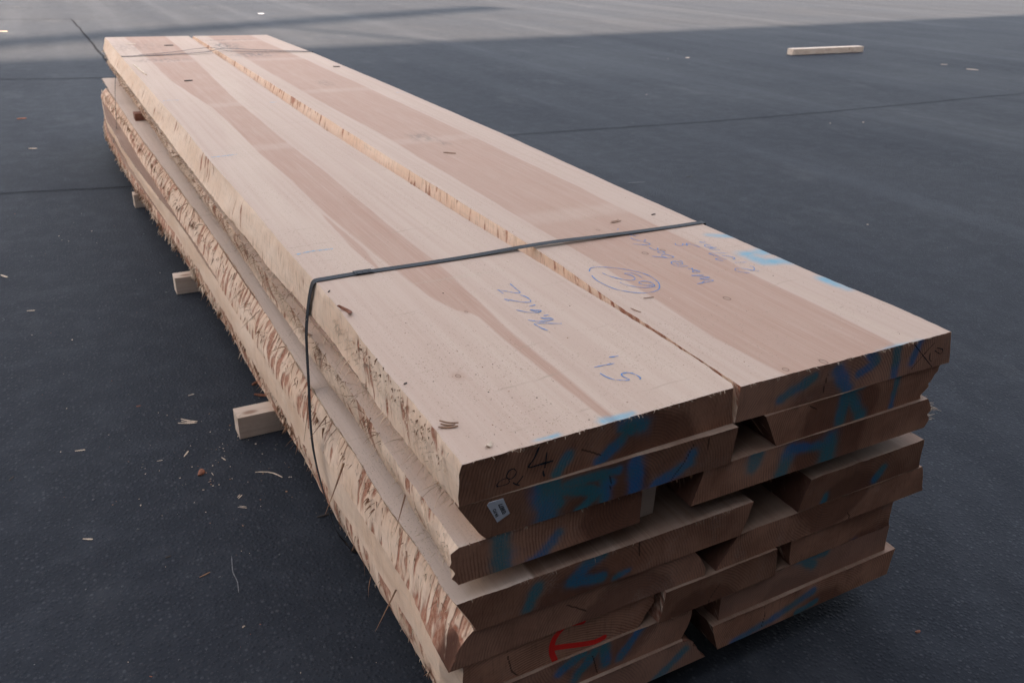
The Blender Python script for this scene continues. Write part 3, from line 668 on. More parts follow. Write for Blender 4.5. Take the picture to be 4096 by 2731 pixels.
make_board('L1R', 'top board on the right with wide pinkish heartwood, circled crayon number and blue spray', 0, -.0655, R1l, R1r, (.006, 0), 5.11, 2, M_TOP_R, 60, 420,
           lambda Y, v: 0.48 + 0.3 * np.exp(-(Y / .3) ** 2) + 0.3 * vn(Y * 3, v * 2, 1, 2), 0.35, .0015, .002, topspray=TOPSPRAY_R, pith=(.66, -.13), edge=.0012, cracks=[[(.664, -.02), (.662, -.058)]])
L2l = [(0, -.007, .034), (.5, -.010, .03), (1, -.02, .02), (2, -.03, .012), (5.2, -.03, .01)]
make_board('L2L', 'second-layer board on the left with the white plastic number tag on its end', -.066, -.1315, L2l, const(.472, .467), (0, -.005), 5.08, 3, None, 10, 260, .45, .9, .002, .001,
           cracks=[[(.385, -.075), (.37, -.105), (.35, -.128)], [(.415, -.07), (.413, -.10)]])
make_board('L2R', 'second-layer board on the right under the wide pinkish top board, broken outer edge', -.066, -.1315, const(.535, .571), [(0, .971, .934), (.3, .975, .95), (5.2, .98, .95)], (0, .004), 5.09, 4, None, 10, 160, 1.25, .6, .002, .004, raggedr=.012, pith=(.72, -.12))  # inner edge: bark value above one paints the gap's shade
L3l = [(0, -.010, -.003), (.07, -.005, .004), (.2, -.007, .006), (.35, -.002, .004), (.5, 0, .008), (.6, 0, .006), (1.0, .002, .006), (1.7, -.002, .008), (2.5, -.008, .006), (5.2, -.02, .0)]
bark3 = lambda Y, v: 0.52 + 0.2 * vn(Y * 4, v * 3, 2, 2)
make_board('L3L', 'third-layer left board, short end with clear growth rings and teal spray strokes', -.132, -.197, L3l, const(.302, .304), (0, .002), 5.1, 5, M_SAP, 10, 420, bark3, .2, .006, .0005, raggedl=.008, pith=(.285, -.145), lbulge=.004)
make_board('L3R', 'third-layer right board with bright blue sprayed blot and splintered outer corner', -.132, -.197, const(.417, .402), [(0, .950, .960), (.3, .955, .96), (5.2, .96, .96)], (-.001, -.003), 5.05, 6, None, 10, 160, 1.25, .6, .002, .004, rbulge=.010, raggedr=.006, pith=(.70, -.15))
L4l = [(0, -.008, .023), (.04, -.011, .02), (.15, -.012, .018), (.27, -.016, .015), (.48, -.013, .016), (.71, -.014, .015), (1.2, -.009, .02), (1.6, -.012, .017), (1.86, -.017, .012), (2.17, -.023, .006), (2.41, -.029, 0), (3.36, -.055, -.026), (3.69, -.060, -.03), (4.13, -.066, -.036), (4.5, -.070, -.04), (5.2, -.070, -.04)]
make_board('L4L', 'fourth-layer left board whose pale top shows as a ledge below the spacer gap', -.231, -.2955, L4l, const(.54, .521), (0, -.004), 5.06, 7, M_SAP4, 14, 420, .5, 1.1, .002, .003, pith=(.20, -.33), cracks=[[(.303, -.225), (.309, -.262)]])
make_board('L4R', 'fourth-layer right board with slanted inner edge and two small blue marks', -.231, -.2965, const(.678, .663), const(.979, .989), (0, 0), 5.0, 8, None, 10, 120, 1.3, .4, .003, .003, pith=(.80, -.34))
L5b = [(0, -.022), (.085, -.015), (.17, -.006), (.26, -.008), (.33, -.010), (.51, -.012), (.59, -.016), (.69, -.013), (.77, -.016), (.91, -.018), (1.6, -.028), (1.86, -.027), (2.04, -.028), (2.17, -.034), (2.42, -.042), (2.81, -.048), (3.36, -.060), (4.04, -.066), (4.97, -.088), (5.2, -.09)]
L5l = [(y, max(x + .045 - .012 * y / 5, x + .02), x) for y, x in L5b]
bark5 = lambda Y, v: 0.68 + 0.25 * np.exp(-((Y - .12) / .09) ** 2) + 0.62 * np.exp(-((Y - .02) / .045) ** 2) * (v > .25) + 0.18 * vn(Y * 3, v * 3, 1, 2) - 0.25 * np.exp(-((Y - .55) / .2) ** 2)
make_board('L5L', 'fifth-layer left board with rounded red-flecked barked edge', -.296, -.3605, L5l, const(.426, .458), (.004, 0), 5.09, 9, None, 10, 460, bark5, 1.2, .0035, .004, lbulge=.008, rbulge=.012, raggedl=.006, pith=(.30, -.40))
make_board('L5R', 'fifth-layer right board sticking out past the boards beneath it', -.297, -.3605, const(.52, .482), const(.995, 1.02), (0, -.001), 5.0, 10, None, 10, 120, 1.25, .3, .002, .002, pith=(.75, -.26))
sil = [(0, -.006), (.077, -.007), (.138, -.007), (.23, -.008), (.35, -.011), (.62, -.018), (.79, -.017), (.94, -.019), (1.27, -.031), (1.66, -.031), (1.83, -.045), (2.1, -.048), (2.41, -.059), (2.69, -.078), (2.87, -.088), (3.19, -.103), (3.53, -.119), (3.83, -.123), (4.42, -.134), (4.9, -.11), (5.2, -.075)]
xs_ = np.array(sil); sx = lambda y: float(np.interp(y, xs_[:, 0], xs_[:, 1])); b5 = np.array(L5b); x5 = lambda y: float(np.interp(y, b5[:, 0], b5[:, 1]))
yy = [0, .05, .1, .15, .2, .3, .4, .5, .6, .7, .8, .9, 1.1, 1.3, 1.6, 1.8, 2, 2.2, 2.4, 2.7, 3, 3.3, 3.6, 4, 4.4, 4.8, 5.2]
L6l = [(y, (.006 if y < .03 else min(x5(y) + .006, sx(y) + .012)), (.008 if y < .03 else 0.4 * x5(y) + .6 * sx(y) - .002)) for y in yy]
make_board('L6L', 'sixth-layer left board with the red painted letter on its end', -.361, -.4265, L6l, const(.356, .33), (.005, .005), 5.12, 11, None, 10, 420, .10, 1.25, .0025, .004, lbulge=.002, rbulge=.004, raggedr=.006, pith=(.16, -.64), cracks=[[(.08, -.375), (.088, -.41), (.10, -.425)]])
make_board('L6C', 'sixth-layer middle board with a whitish rough-sawn end', -.3615, -.4265, const(.373, .366), const(.623, .632), (-.004, -.004), 4.95, 12, None, 8, 90, 1.1, .2, .002, .001, pith=(.45, -.48))
make_board('L6R', 'sixth-layer right board, set back under the projecting fifth-layer board', -.3615, -.4265, const(.668, .679), const(.944, .95), (.004, .004), 5.0, 13, None, 8, 90, 1.2, .3, .002, .002, pith=(.9, -.5))
L7l = [(y, sx(y) + .006, sx(y) + .008) for y in yy]
bark7 = lambda Y, v: 0.60 + 0.25 * np.clip((Y - 1.0) / 1.5, 0, 1) + 0.2 * vn(Y * 3, v * 3, 3, 2)
make_board('L7L', 'seventh-layer left board with several blue spray strokes on its end', -.427, -.4925, L7l, const(.445, .425), (0, 0), 5.14, 14, None, 10, 420, bark7, 1.1, .0035, .003, lbulge=.006, rbulge=.006, pith=(.25, -.40), cracks=[[(.238, -.445), (.25, -.487)]])
make_board('L7R', 'seventh-layer right board with one blue blot on its end', -.427, -.4925, const(.512, .516), const(.951, .958), (.004, .004), 5.0, 15, None, 8, 90, 1.2, .3, .002, .002, pith=(.70, -.55))
L8l = [(y, sx(y) + .010, sx(y) + .042) for y in yy]
make_board('L8L', 'bottom-layer left board with a single long blue stripe on its end', -.493, -.558, L8l, [(0, .437, .488), (5.2, .45, .48)], (-.006, -.006), 5.1, 16, None, 8, 260, .6, 1.2, .003, .004, rbulge=.004, raggedr=.010, pith=(.2, -.6))
make_board('L8R', 'bottom-layer right board with a long slanting blue stroke on its end', -.493, -.558, const(.498, .519), const(.984, .978), (-.003, -.003), 5.0, 17, None, 8, 90, 1.25, .4, .002, .002, pith=(.78, -.62), cracks=[[(.625, -.497), (.63, -.52), (.627, -.55)]])

# ------------------------------------------------------------------ marks on the boards
top_pl = lambda q, l: (q[0], q[1], GZ + 0.0007 + l)
def end_pl(b, d=0.0009):
    x0, x1 = b.left[0][1], b.right[0][1]
    return lambda q, l: (q[0], b.y0[0] + (b.y0[1] - b.y0[0]) * (q[0] - x0) / (x1 - x0) - d - l, q[1] + GZ)
B1, B1R, B2 = BOARDS['L1L'], BOARDS['L1R'], BOARDS['L2L']
ribbons('crayon_date', TXT_L[:8], .00145, M_CRAYON, B1.o, top_pl)
ribbons('crayon_length', TXT_L[8:], .00155, M_CRAYON, B1.o, top_pl)
for c_ in CHALK_L: ribbons('chalk_line', [c_], .0035, M_CHALK, B1.o, top_pl)
ribbons('crayon_circled_number', TXT_R[:4], .0013, M_CRAYON, B1R.o, top_pl)
ribbons('crayon_word', TXT_R[4:18], .0013, M_CRAYON, B1R.o, top_pl)['kind'] = 'stuff'
ribbons('crayon_volume', TXT_R[18:], .0012, M_CRAYON, B1R.o, top_pl)
ribbons('chalk_mark', CHALK_R, .004, M_CHALK, B1R.o, top_pl)
ribbons('marker_figure', END_4, .0018, M_PENCIL, B1.o, end_pl(B1))
ribbons('pencil_figure', END_8, .0011, M_PENCIL, B1.o, end_pl(B1))
ribbons('pencil_cross', END_X, .0010, M_PENCIL, B1R.o, end_pl(B1R))

# number tag stapled to the end of the second-layer board
t = np.array(TAG[0][:5]); m = MB(); pl = end_pl(B2, 0.0016)
ctr = t.mean(0)
out = [t[0], t[1], t[2], t[3], t[4]]
V = [pl(q, 0.0) for q in out] + [pl(q, -0.0009) for q in out]
n = len(out)
m.add(V, [tuple(range(n))[::-1]] + [(i, (i + 1) % n, n + (i + 1) % n, n + i) for i in range(n)], smooth=False)
tag_o = m.build('number_tag', M_TAG, B2.o)
up = (t[2] - t[3]); L = np.linalg.norm(up); up /= L; ang = math.atan2(up[1], up[0])
def text(name, body, size, pos, spacing=1.0):
    cu = bpy.data.curves.new(name, 'FONT'); cu.body = body; cu.size = size; cu.align_x = 'CENTER'; cu.align_y = 'CENTER'; cu.space_character = spacing; cu.offset = 0.00018
    tmp = bpy.data.objects.new(name + '_tmp', cu); COL.objects.link(tmp)
    bpy.context.view_layer.update()
    me = bpy.data.meshes.new_from_object(tmp.evaluated_get(bpy.context.evaluated_depsgraph_get())); me.name = name
    bpy.data.objects.remove(tmp)
    v = np.zeros(len(me.vertices) * 3); me.vertices.foreach_get('co', v); v = v.reshape(-1, 3)
    ca, sa = math.cos(ang), math.sin(ang); p = np.array(pl(pos, 0.0004))
    w_ = np.stack([p[0] + v[:, 0] * ca - v[:, 1] * sa, p[1] + 0 * v[:, 0], p[2] + v[:, 0] * sa + v[:, 1] * ca], 1) - np.array(B2.o.location)
    me.vertices.foreach_set('co', w_.ravel()); me.materials.clear(); me.materials.append(M_INK); me.update()
    o = bpy.data.objects.new(name, me); COL.objects.link(o); o.parent = tag_o; o.matrix_parent_inverse = parent_matrix(tag_o); o.location = B2.o.location
    return o
side = np.array([up[1], -up[0]])
mid = (t[0] + t[2] + t[3] + t[4]) / 4
text('tag_number', '03877', .0085, mid + side * .0045, .95)
text('tag_letters', 'FA FO', .0062, mid - side * .0062, .9)

# ------------------------------------------------------------------ fibres and bark strips hanging from the edges
def fibres(name, roots, dirs, lens, rad, mat, parent, curl=0.5, droop=0.5, seg=4):
    m = MB()
    for p, d, L, r in zip(roots, dirs, lens, rad):
        d = np.array(d, float); d /= np.linalg.norm(d) + 1e-9
        side_ = np.cross(d, [0, 0, 1.0]); side_ /= np.linalg.norm(side_) + 1e-9
        bend = np.array([0, 0, -1.0]) * droop * (0.4 + random.random()) + side_ * curl * (random.random() - 0.5) * 2
        q = np.array(p, float); st = L / seg; rings_ = []
        for i in range(seg + 1):
            u = np.cross(d, [0.3, 0.2, 1.0]); u /= np.linalg.norm(u) + 1e-9; w = np.cross(d, u)
            rr = r * (1 - 0.85 * i / seg)
            rings_.append([q + u * rr * 1.3, q - u * rr * .65 + w * rr * .8, q - u * rr * .65 - w * rr * .8])
            d = d + bend * (0.55 / seg) * 2; d /= np.linalg.norm(d); q = q + d * st
        V = np.array(rings_).reshape(-1, 3); F = []
        for i in range(seg):
            for j in range(3):
                a = i * 3 + j; b2 = i * 3 + (j + 1) % 3; F.append((a, b2, b2 + 3, a + 3))
        m.add(V, F)
    o = m.build(name, mat, parent); o['kind'] = 'stuff'; return o

def edge_roots(b, ys, v, jitter=0.004):
    y, X, Z = b.sl; k = int(round(v * (X.shape[1] - 1)))
    x = np.interp(ys, y, X[:, k]); z = np.interp(ys, y, Z[:, k])
    return np.stack([x + 0.0012, ys, z + rng.normal(0, jitter, len(ys))], 1)
def run(b, name, n, v, ylo, yhi, lens, rad, mat, dx=-1.0, dz=-0.3, dy=-0.5, curl=.5, droop=.5, power=1.0, jit=.003):
    ys = ylo + (yhi - ylo) * rng.random(n) ** power
    vv = np.clip(v, 0, 1)
    R_ = edge_roots(b, ys, vv, jit)
    D = np.stack([dx + rng.normal(0, .35, n), dy + rng.normal(0, .6, n), dz + rng.normal(0, .35, n)], 1)
    Ls = lens[0] + (lens[1] - lens[0]) * rng.random(n) ** 2.2
    sc = 1 + R_[:, 1] * 0.22
    return fibres(name, R_, D, Ls, rad * sc * (0.7 + .6 * rng.random(n)), mat, b.o, curl, droop)
G_ = BOARDS
run(G_['L1L'], 'pale_fibres', 900, 1.0, .01, 5.05, (.005, .026), .0006, M_FIB, dz=-.25, droop=.5, power=1.3, jit=.0015)
run(G_['L1L'], 'long_fibres', 34, 1.0, .02, 1.4, (.03, .06), .0009, M_FIB, dz=.35, droop=1.1, curl=.9, dy=-.2)
run(G_['L1L'], 'loose_fibres', 420, .6, .03, .55, (.004, .014), .0007, M_FIB, dx=-.7, dz=.1, dy=-.9, jit=.014)
run(G_['L1L'], 'bark_crumbs', 130, .5, .06, .42, (.003, .008), .0011, M_FIBB, dx=-.5, dz=-.5, dy=-.6, jit=.015)
run(G_['L3L'], 'pale_fibres', 900, .5, .01, 3.0, (.004, .016), .0007, M_FIB, dx=-.7, dz=.1, dy=-.8, jit=.016, power=1.3)
run(G_['L3L'], 'brown_fibres', 500, .15, .3, 5.0, (.006, .026), .0008, M_FIBB, dx=-.8, dz=.5, dy=-.3, droop=.9, jit=.008, power=1.2)
run(G_['L3L'], 'long_fibres', 40, 0.0, .6, 3.2, (.03, .06), .0009, M_FIB, dx=-.9, dz=.6, droop=1.0, curl=.8)
run(G_['L4L'], 'pale_fibres', 420, 0.0, .02, 5.05, (.003, .012), .0006, M_FIB, dz=-.4, power=1.2, jit=.001)
run(G_['L5L'], 'bark_strips', 90, .1, .15, 3.2, (.025, .075), .0011, M_FIBB, dx=-.55, dz=-.35, dy=-.8, droop=.6, curl=.5, jit=.006)
run(G_['L5L'], 'brown_fibres', 420, .5, .02, 4.9, (.006, .022), .0008, M_FIBB, dx=-.5, dz=-.5, dy=-.7, jit=.018)
run(G_['L5L'], 'pale_fibres', 700, .5, .02, 5.05, (.006, .024), .0008, M_FIB, dx=-.6, dz=-.3, dy=-.7, jit=.02)
run(G_['L7L'], 'brown_fibres', 240, .45, .05, 4.6, (.006, .022), .0010, M_FIBB, dx=-.6, dz=-.8, dy=-.5, jit=.016)
run(G_['L7L'], 'pale_fibres', 260, .45, .02, 5.0, (.006, .022), .0010, M_FIB, dx=-.6, dz=-.7, dy=-.5, jit=.018)
def tufts(b, name, n, ylo, yhi, mat, L, r):
    ys_, ds, ls, rs, ro = [], [], [], [], []
    for q in range(n):
        yc = ylo + (yhi - ylo) * random.random(); z = random.gauss(0, .012); k_ = random.randrange(4, 11)
        yv = np.array([yc + random.gauss(0, .012 + .004 * yc) for _ in range(k_)])
        R_ = edge_roots(b, yv, .6, .004); R_[:, 2] += z; ro += list(R_)
        d0 = np.array([-.75, random.gauss(-.5, .3), random.gauss(-.75, .25)])
        ds += [d0 + np.array([random.gauss(0, .15) for _ in range(3)]) for _ in range(k_)]
        ls += [L * (.4 + random.random()) for _ in range(k_)]; rs += [r * (.6 + .8 * random.random()) * (1 + .15 * yc) for _ in range(k_)]
    return fibres(name, ro, ds, ls, rs, mat, b.o, .35, .35)
tufts(G_['L7L'], 'bark_tufts', 34, .9, 4.4, M_FIBB, .014, .0022)
tufts(G_['L7L'], 'fibre_tufts', 40, 1.6, 5.0, M_FIB, .016, .0021)
tufts(G_['L5L'], 'bark_tufts', 26, .1, 4.9, M_FIBB, .016, .0014)
run(G_['L8L'], 'hanging_splinters', 60, .3, .1, 4.5, (.015, .04), .0010, M_FIBB, dx=-.5, dz=-.9, dy=-.3, jit=.008)
# splintered outer corner of the third-layer board, broken edge above it
def corner(b, name, n, zlo, zhi, L, mat):
    y, X, Z = b.sr
    ys = rng.random(n) * .05 + b.y0[1] + .002
    zs = GZ + zlo + (zhi - zlo) * rng.random(n)
    xs2 = np.array([np.interp(-z, -Z[0], X[0]) for z in zs]) - .003
    D = np.stack([1 + 0 * ys, rng.normal(-.3, .25, n), rng.normal(-.15, .2, n)], 1)
    return fibres(name, np.stack([xs2, ys, zs], 1), D, L * (.4 + rng.random(n)), .0012 * (.6 + rng.random(n)), mat, b.o, .3, .15)
corner(G_['L3R'], 'splinters', 60, -.150, -.185, .022, M_FIB)
corner(G_['L2R'], 'splinters', 40, -.070, -.125, .010, M_FIBB)

# fuzz left by the saw along the front edges
def fuzz(b, n, atop=True, mat=None):
    x0, x1 = b.left[0][1], b.right[0][1]; u = rng.random(n); X = x0 + (x1 - x0) * (.02 + .96 * u)
    Yv = b.y0[0] + (b.y0[1] - b.y0[0]) * u + .0012; Zv = np.full(n, (b.zt - .0006) if atop else (b.zb + .0006))
    D = np.stack([rng.normal(0, .5, n), -1 + 0 * u, rng.normal(-.2 if atop else -.5, .4, n)], 1)
    fibres('saw_fuzz', np.stack([X, Yv, Zv], 1), D, .0025 + .007 * rng.random(n) ** 3, .00035 + .0003 * rng.random(n), mat or M_FIB, b.o, .6, .3, 3)
for kk, nn in (('L1L', 160), ('L1R', 160), ('L3L', 60), ('L4L', 60)): fuzz(G_[kk], nn)
for kk, nn in (('L2L', 50), ('L2R', 50), ('L3R', 60), ('L5R', 60), ('L4R', 40), ('L5L', 50), ('L6C', 40)): fuzz(G_[kk], nn, False, M_FIBB)

# two long dark bark shreds lying across the left edge, by the near strap
for nm, a, bpt, L, r in (('bark_shred', (-.012, .50, GZ - .30), (-.6, -.6, -.75), .10, .0022), ('bark_shred', (-.014, .72, GZ - .26), (-.2, -.25, -.95), .105, .0018), ('bark_shred', (-.012, .60, GZ - .25), (-.7, -.2, -.6), .055, .0018), ('bark_shred', (-.010, .18, GZ - .16), (-.5, -.5, -.7), .06, .0014), ('bark_shred', (-.010, .24, GZ - .40), (-.7, -.4, -.7), .075, .0016)):
    fibres(nm, [a], [bpt], [L], [r], M_FIBB, G_['L5L'].o, .15, .12, 6)

# ------------------------------------------------------------------ steel straps
def strap_mesh(m, path, width, axis, th=0.0009):
    """path: points (x,y,z); axis: unit vector of the strap's width"""
    P = np.array(path, float); A = np.array(axis, float)
    g = np.gradient(P, axis=0); g /= np.linalg.norm(g, axis=1)[:, None]
    nrm = np.cross(np.broadcast_to(A, g.shape), g); nrm /= np.linalg.norm(nrm, axis=1)[:, None]
    for sgn in (0, 1):
        Q = P + nrm * th * sgn
        m.grid(np.stack([Q - A * width / 2, Q + A * width / 2], 1), flip=bool(sgn))
    for sgn in (-1, 1):
        Q0 = P + A * sgn * width / 2
        m.grid(np.stack([Q0, Q0 + nrm * th], 1), flip=sgn > 0)
def smooth_path(pts, step=.01):
    return catmull3(pts, step)
def catmull3(pts, step):
    p = np.array(pts, float); q = np.vstack([2 * p[0] - p[1], p, 2 * p[-1] - p[-2]]); out = []
    for i in range(1, len(q) - 2):
        p0, p1, p2, p3 = q[i - 1:i + 3]; n = max(2, int(np.linalg.norm(p2 - p1) / step))
        for t in np.linspace(0, 1, n, endpoint=False):
            out.append(0.5 * (2 * p1 + (p2 - p0) * t + (2 * p0 - 5 * p1 + 4 * p2 - p3) * t * t + (3 * p1 - p0 - 3 * p2 + p3) * t ** 3))
    out.append(p[-1]); return np.array(out)
ys = .688
near_path = [(1.024, ys, GZ - .34), (1.026, ys, GZ - .30), (1.012, ys, GZ - .15), (.990, ys, GZ - .05), (.975, ys, GZ - .004), (.967, ys, GZ + .0012), (.90, ys, GZ + .0012), (.78, ys + .0005, GZ + .0022), (.66, ys + .001, GZ + .0045), (.56, ys + .002, GZ + .0065), (.475, ys + .003, GZ + .0055),
             (.36, ys + .003, GZ + .0022), (.25, ys + .002, GZ + .0013), (.10, ys + .003, GZ + .0012), (.03, ys, GZ + .0012), (.0145, ys - .001, GZ + .0012), (.0055, ys - .002, GZ - .001), (.0, ys - .002, GZ - .012), (-.0085, ys - .003, GZ - .047), (-.0165, ys - .003, GZ - .10), (-.0195, ys - .004, GZ - .16), (-.0215, ys - .006, GZ - .22), (-.0265, ys - .014, GZ - .30), (-.0285, ys - .030, GZ - .365), (-.0305, ys - .075, GZ - .41), (-.0305, ys - .115, GZ - .44), (-.026, ys - .135, GZ - .48), (-.004, ys - .14, GZ - .53), (.03, ys - .14, GZ - .5615), (.2, ys - .14, GZ - .5615)]
m = MB(); strap_mesh(m, smooth_path(near_path, .008), 0.0175, (0, 1, 0))
s1 = m.build('steel_strap', M_STRAP); tag(s1, 'wide dark steel strap around the near end of the stack, above the crayon writing', 'strap', 'straps around the lumber stack')
m = MB()
m.box(.088, .126, ys - .0105 + .003, ys + .0105 + .003, GZ + .0022, GZ + .0036)
for kx in (.092, .104, .116): m.box(kx, kx + .006, ys - .0112 + .003, ys + .003, GZ + .0037, GZ + .0048)
m.build('strap_seal', M_STRAP, s1, bevel=.0006)
yf = 4.16
m = MB()
strap_mesh(m, smooth_path([(1.012, yf, GZ - .2), (1.01, yf, GZ - .08), (1.0, yf, GZ - .003), (.99, yf + .003, GZ + .002), (.75, yf + .09, GZ + .006), (.56, yf + .15, GZ + .012), (.50, yf + .12, GZ + .012), (.42, yf + .045, GZ + .008), (.2, yf + .012, GZ + .003), (.01, yf, GZ + .0015), (-.006, yf, GZ - .002), (-.02, yf, GZ - .03), (-.045, yf, GZ - .075), (-.062, yf, GZ - .15), (-.075, yf, GZ - .24), (-.092, yf - .02, GZ - .36), (-.125, yf - .05, GZ - .44), (-.135, yf - .06, GZ - .47), (-.115, yf - .06, GZ - .52), (-.08, yf - .06, GZ - .56), (.1, yf - .06, GZ - .5615)], .015), .0165, (0, 1, 0))
s2 = m.build('steel_strap', M_STRAP); tag(s2, 'thin twisted steel strap around the far end of the stack', 'strap', 'straps around the lumber stack')
m = MB()
strap_mesh(m, smooth_path([(.99, yf - .02, GZ + .0035), (.75, yf + .02, GZ + .004), (.56, yf + .05, GZ + .008), (.49, yf + .16, GZ + .016), (.40, yf + .17, GZ + .012), (.25, yf + .09, GZ + .006), (.08, yf + .02, GZ + .0045)], .015), .010, (0, 1, 0))
m.build('free_tail', M_STRAP, s2)

# ------------------------------------------------------------------ bearers, spacers, loose timber
def timber(name, label, cat, x0, x1, y0, y1, z0, z1, mat, rz=0, group=None, bevel=.0015):
    m = MB(); cx, cy = (x0 + x1) / 2, (y0 + y1) / 2
    m.box(x0, x1, y0, y1, z0, z1); o = m.build(name, mat, origin=(cx, cy, z0), bevel=bevel); o.rotation_euler = (0, 0, rz)
    return tag(o, label, cat, group)
GB = 'bearers under the lumber stack'
timber('bearer_beam', 'pale square bearer under the stack, nearest of the three', 'bearer', -.0935, 1.05, 1.194, 1.252, 0.0005, GZ - .5585, M_BEAM, 0.0, GB)
timber('bearer_beam', 'pale square bearer under the stack, middle of the three', 'bearer', -.091, 1.06, 2.300, 2.358, 0.0005, GZ - .5585, M_BEAM, 0.0, GB)
timber('bearer_beam', 'pale square bearer under the stack, farthest of the three', 'bearer', -.105, 1.05, 3.512, 3.572, 0.0005, GZ - .5585, M_BEAM, 0.0, GB)
timber('spacer_stick', 'small reddish brown spacer stick poking out of the gap at the far left', 'spacer', -.033, .62, 3.622, 3.69, GZ - .2306, GZ - .1972, M_STICK)
timber('pale_block', 'small pale offcut lying in the dark gap between the third-layer boards', 'block', .306, .366, .045, .11, GZ - .2306, GZ - .134, M_BEAM)  # pale block upright in the third-layer gap
timber('loose_timber', 'short squared timber lying alone on the asphalt behind the stack', 'timber', 8.50, 9.92, 7.68, 7.78, 0.001, .079, M_BEAM, R(2.0), bevel=.004)

# ------------------------------------------------------------------ loose bits on the boards and on the ground
def shard(name, label, cat, p, L, w, ang, mat, group, bend=0.0, th=.0012, lift=0.0, pieces=1, flat=False):
    m = MB()
    for q in range(pieces):
        a = (q * 0.5 - (pieces - 1) * .25) * .45 * (1 if q % 2 else -.7); off = np.array([0, (q - (pieces - 1) / 2) * w * 1.3])
        n = 6; t = np.linspace(-.5, .5, n); LL = L * (1 - .25 * (q % 2))
        x = t * LL; y = bend * LL * (np.abs(t) * 2) ** 1.5 + off[1]
        wd = w * (0.35 + 0.65 * np.cos(t * 2.6)) * (1 + .25 * vn(t * 7 + q, t * 0 + L * 99, 2, 1))
        ca, sa = math.cos(a), math.sin(a)
        T_ = np.zeros((n, 4, 3))
        for i in range(n):
            for j, (dy, dz) in enumerate(((-1, 0.0), (-.75, 1), (.75, 1), (1, 0.0))):
                xx, yy_ = x[i], y[i] + dy * wd[i] / 2
                curl = lift * (2 * abs(t[i])) ** 2
                T_[i, j] = (xx * ca - yy_ * sa, xx * sa + yy_ * ca, .0004 + q * .0012 + curl + dz * th)
        m.grid(T_)
        m.add([T_[0, j] for j in range(4)], [(0, 1, 2, 3)], smooth=False); m.add([T_[-1, j] for j in range(4)], [(3, 2, 1, 0)], smooth=False)
    o = m.build(name, mat); o.location = p; o.rotation_euler = (0, 0, ang)
    return tag(o, label, cat, group)
GT = 'loose bits on the top boards'; T = lambda x, y: (x, y, GZ + .0002)
shard('bark_curl', 'curled orange bark flake on the left top board just below the near strap', 'bark flake', T(.0215, .520), .042, .009, 1.75, M_BARK, GT, .25, .0015, .006)
shard('bark_splinter', 'dark frayed splinter bundle near the front left corner of the top', 'splinter', T(.020, .0915), .027, .0035, -.5, M_FIBB, GT, .05, .0012, .001, 3)
shard('wood_chip', 'round pale wood chip at the front edge of the left top board', 'wood chip', T(.0494, .0235), .011, .009, .6, M_CHIP, GT, 0, .0014, .002)
shard('bark_splinter', 'thin straight splinter on the right top board beside the circled number', 'splinter', T(.557, .352), .022, .0018, -.15, M_FIBB, GT, 0, .001)
shard('bark_splinter', 'grey slanting splinter on the right top board close to the gap', 'splinter', T(.4975, .3125), .024, .0018, -1.3, M_FIBB, GT, .03, .001)
shard('bark_crumb', 'black bark crumb on the pale left margin of the left top board', 'crumb', T(.0124, .2291), .006, .003, .3, M_DARKCHIP, GT)
shard('bark_crumb', 'dark seed-shaped crumb just below the corner of the near strap', 'crumb', T(.0167, .6243), .009, .003, .9, M_DARKCHIP, GT)
shard('wood_chip', 'upright white sliver on the left top board near the far strap', 'sliver', T(.024, 3.66), .36, .010, 1.62, M_CHIP, GT, 0, .004)
shard('wood_chip', 'white flat sliver at the far left end of the left top board', 'sliver', T(.098, 4.726), .06, .02, -.8, M_CHIP, GT, 0, .002)
shard('bark_crumb', 'dark bark piece at the far end of the left top board', 'bark piece', T(.2888, 4.6155), .05, .03, .2, M_DARKCHIP, GT, 0, .003)
shard('bark_crumb', 'dark bark piece on the reddish stripe past the middle of the left top board', 'bark piece', T(.182, 3.254), .035, .02, .2, M_DARKCHIP, GT, 0, .003)
shard('bark_crumb', 'dark bark piece near the right edge far along the right top board', 'bark piece', T(.9492, 3.53), .035, .02, -.2, M_DARKCHIP, GT, 0, .003)
shard('bark_splinter', 'dark splinter halfway along the right top board', 'splinter', T(.697, 1.575), .04, .006, -.7, M_FIBB, GT, 0, .002)
shard('bark_splinter', 'brown splinter with a crumb behind the near strap on the right top board', 'splinter', T(.775, .775), .035, .003, .05, M_FIBB, GT, .06, .001, .001, 2)
shard('bark_crumb', 'dark leaf-shaped crumb close to the right edge behind the near strap', 'crumb', T(.90, .79), .014, .006, .2, M_DARKCHIP, GT)

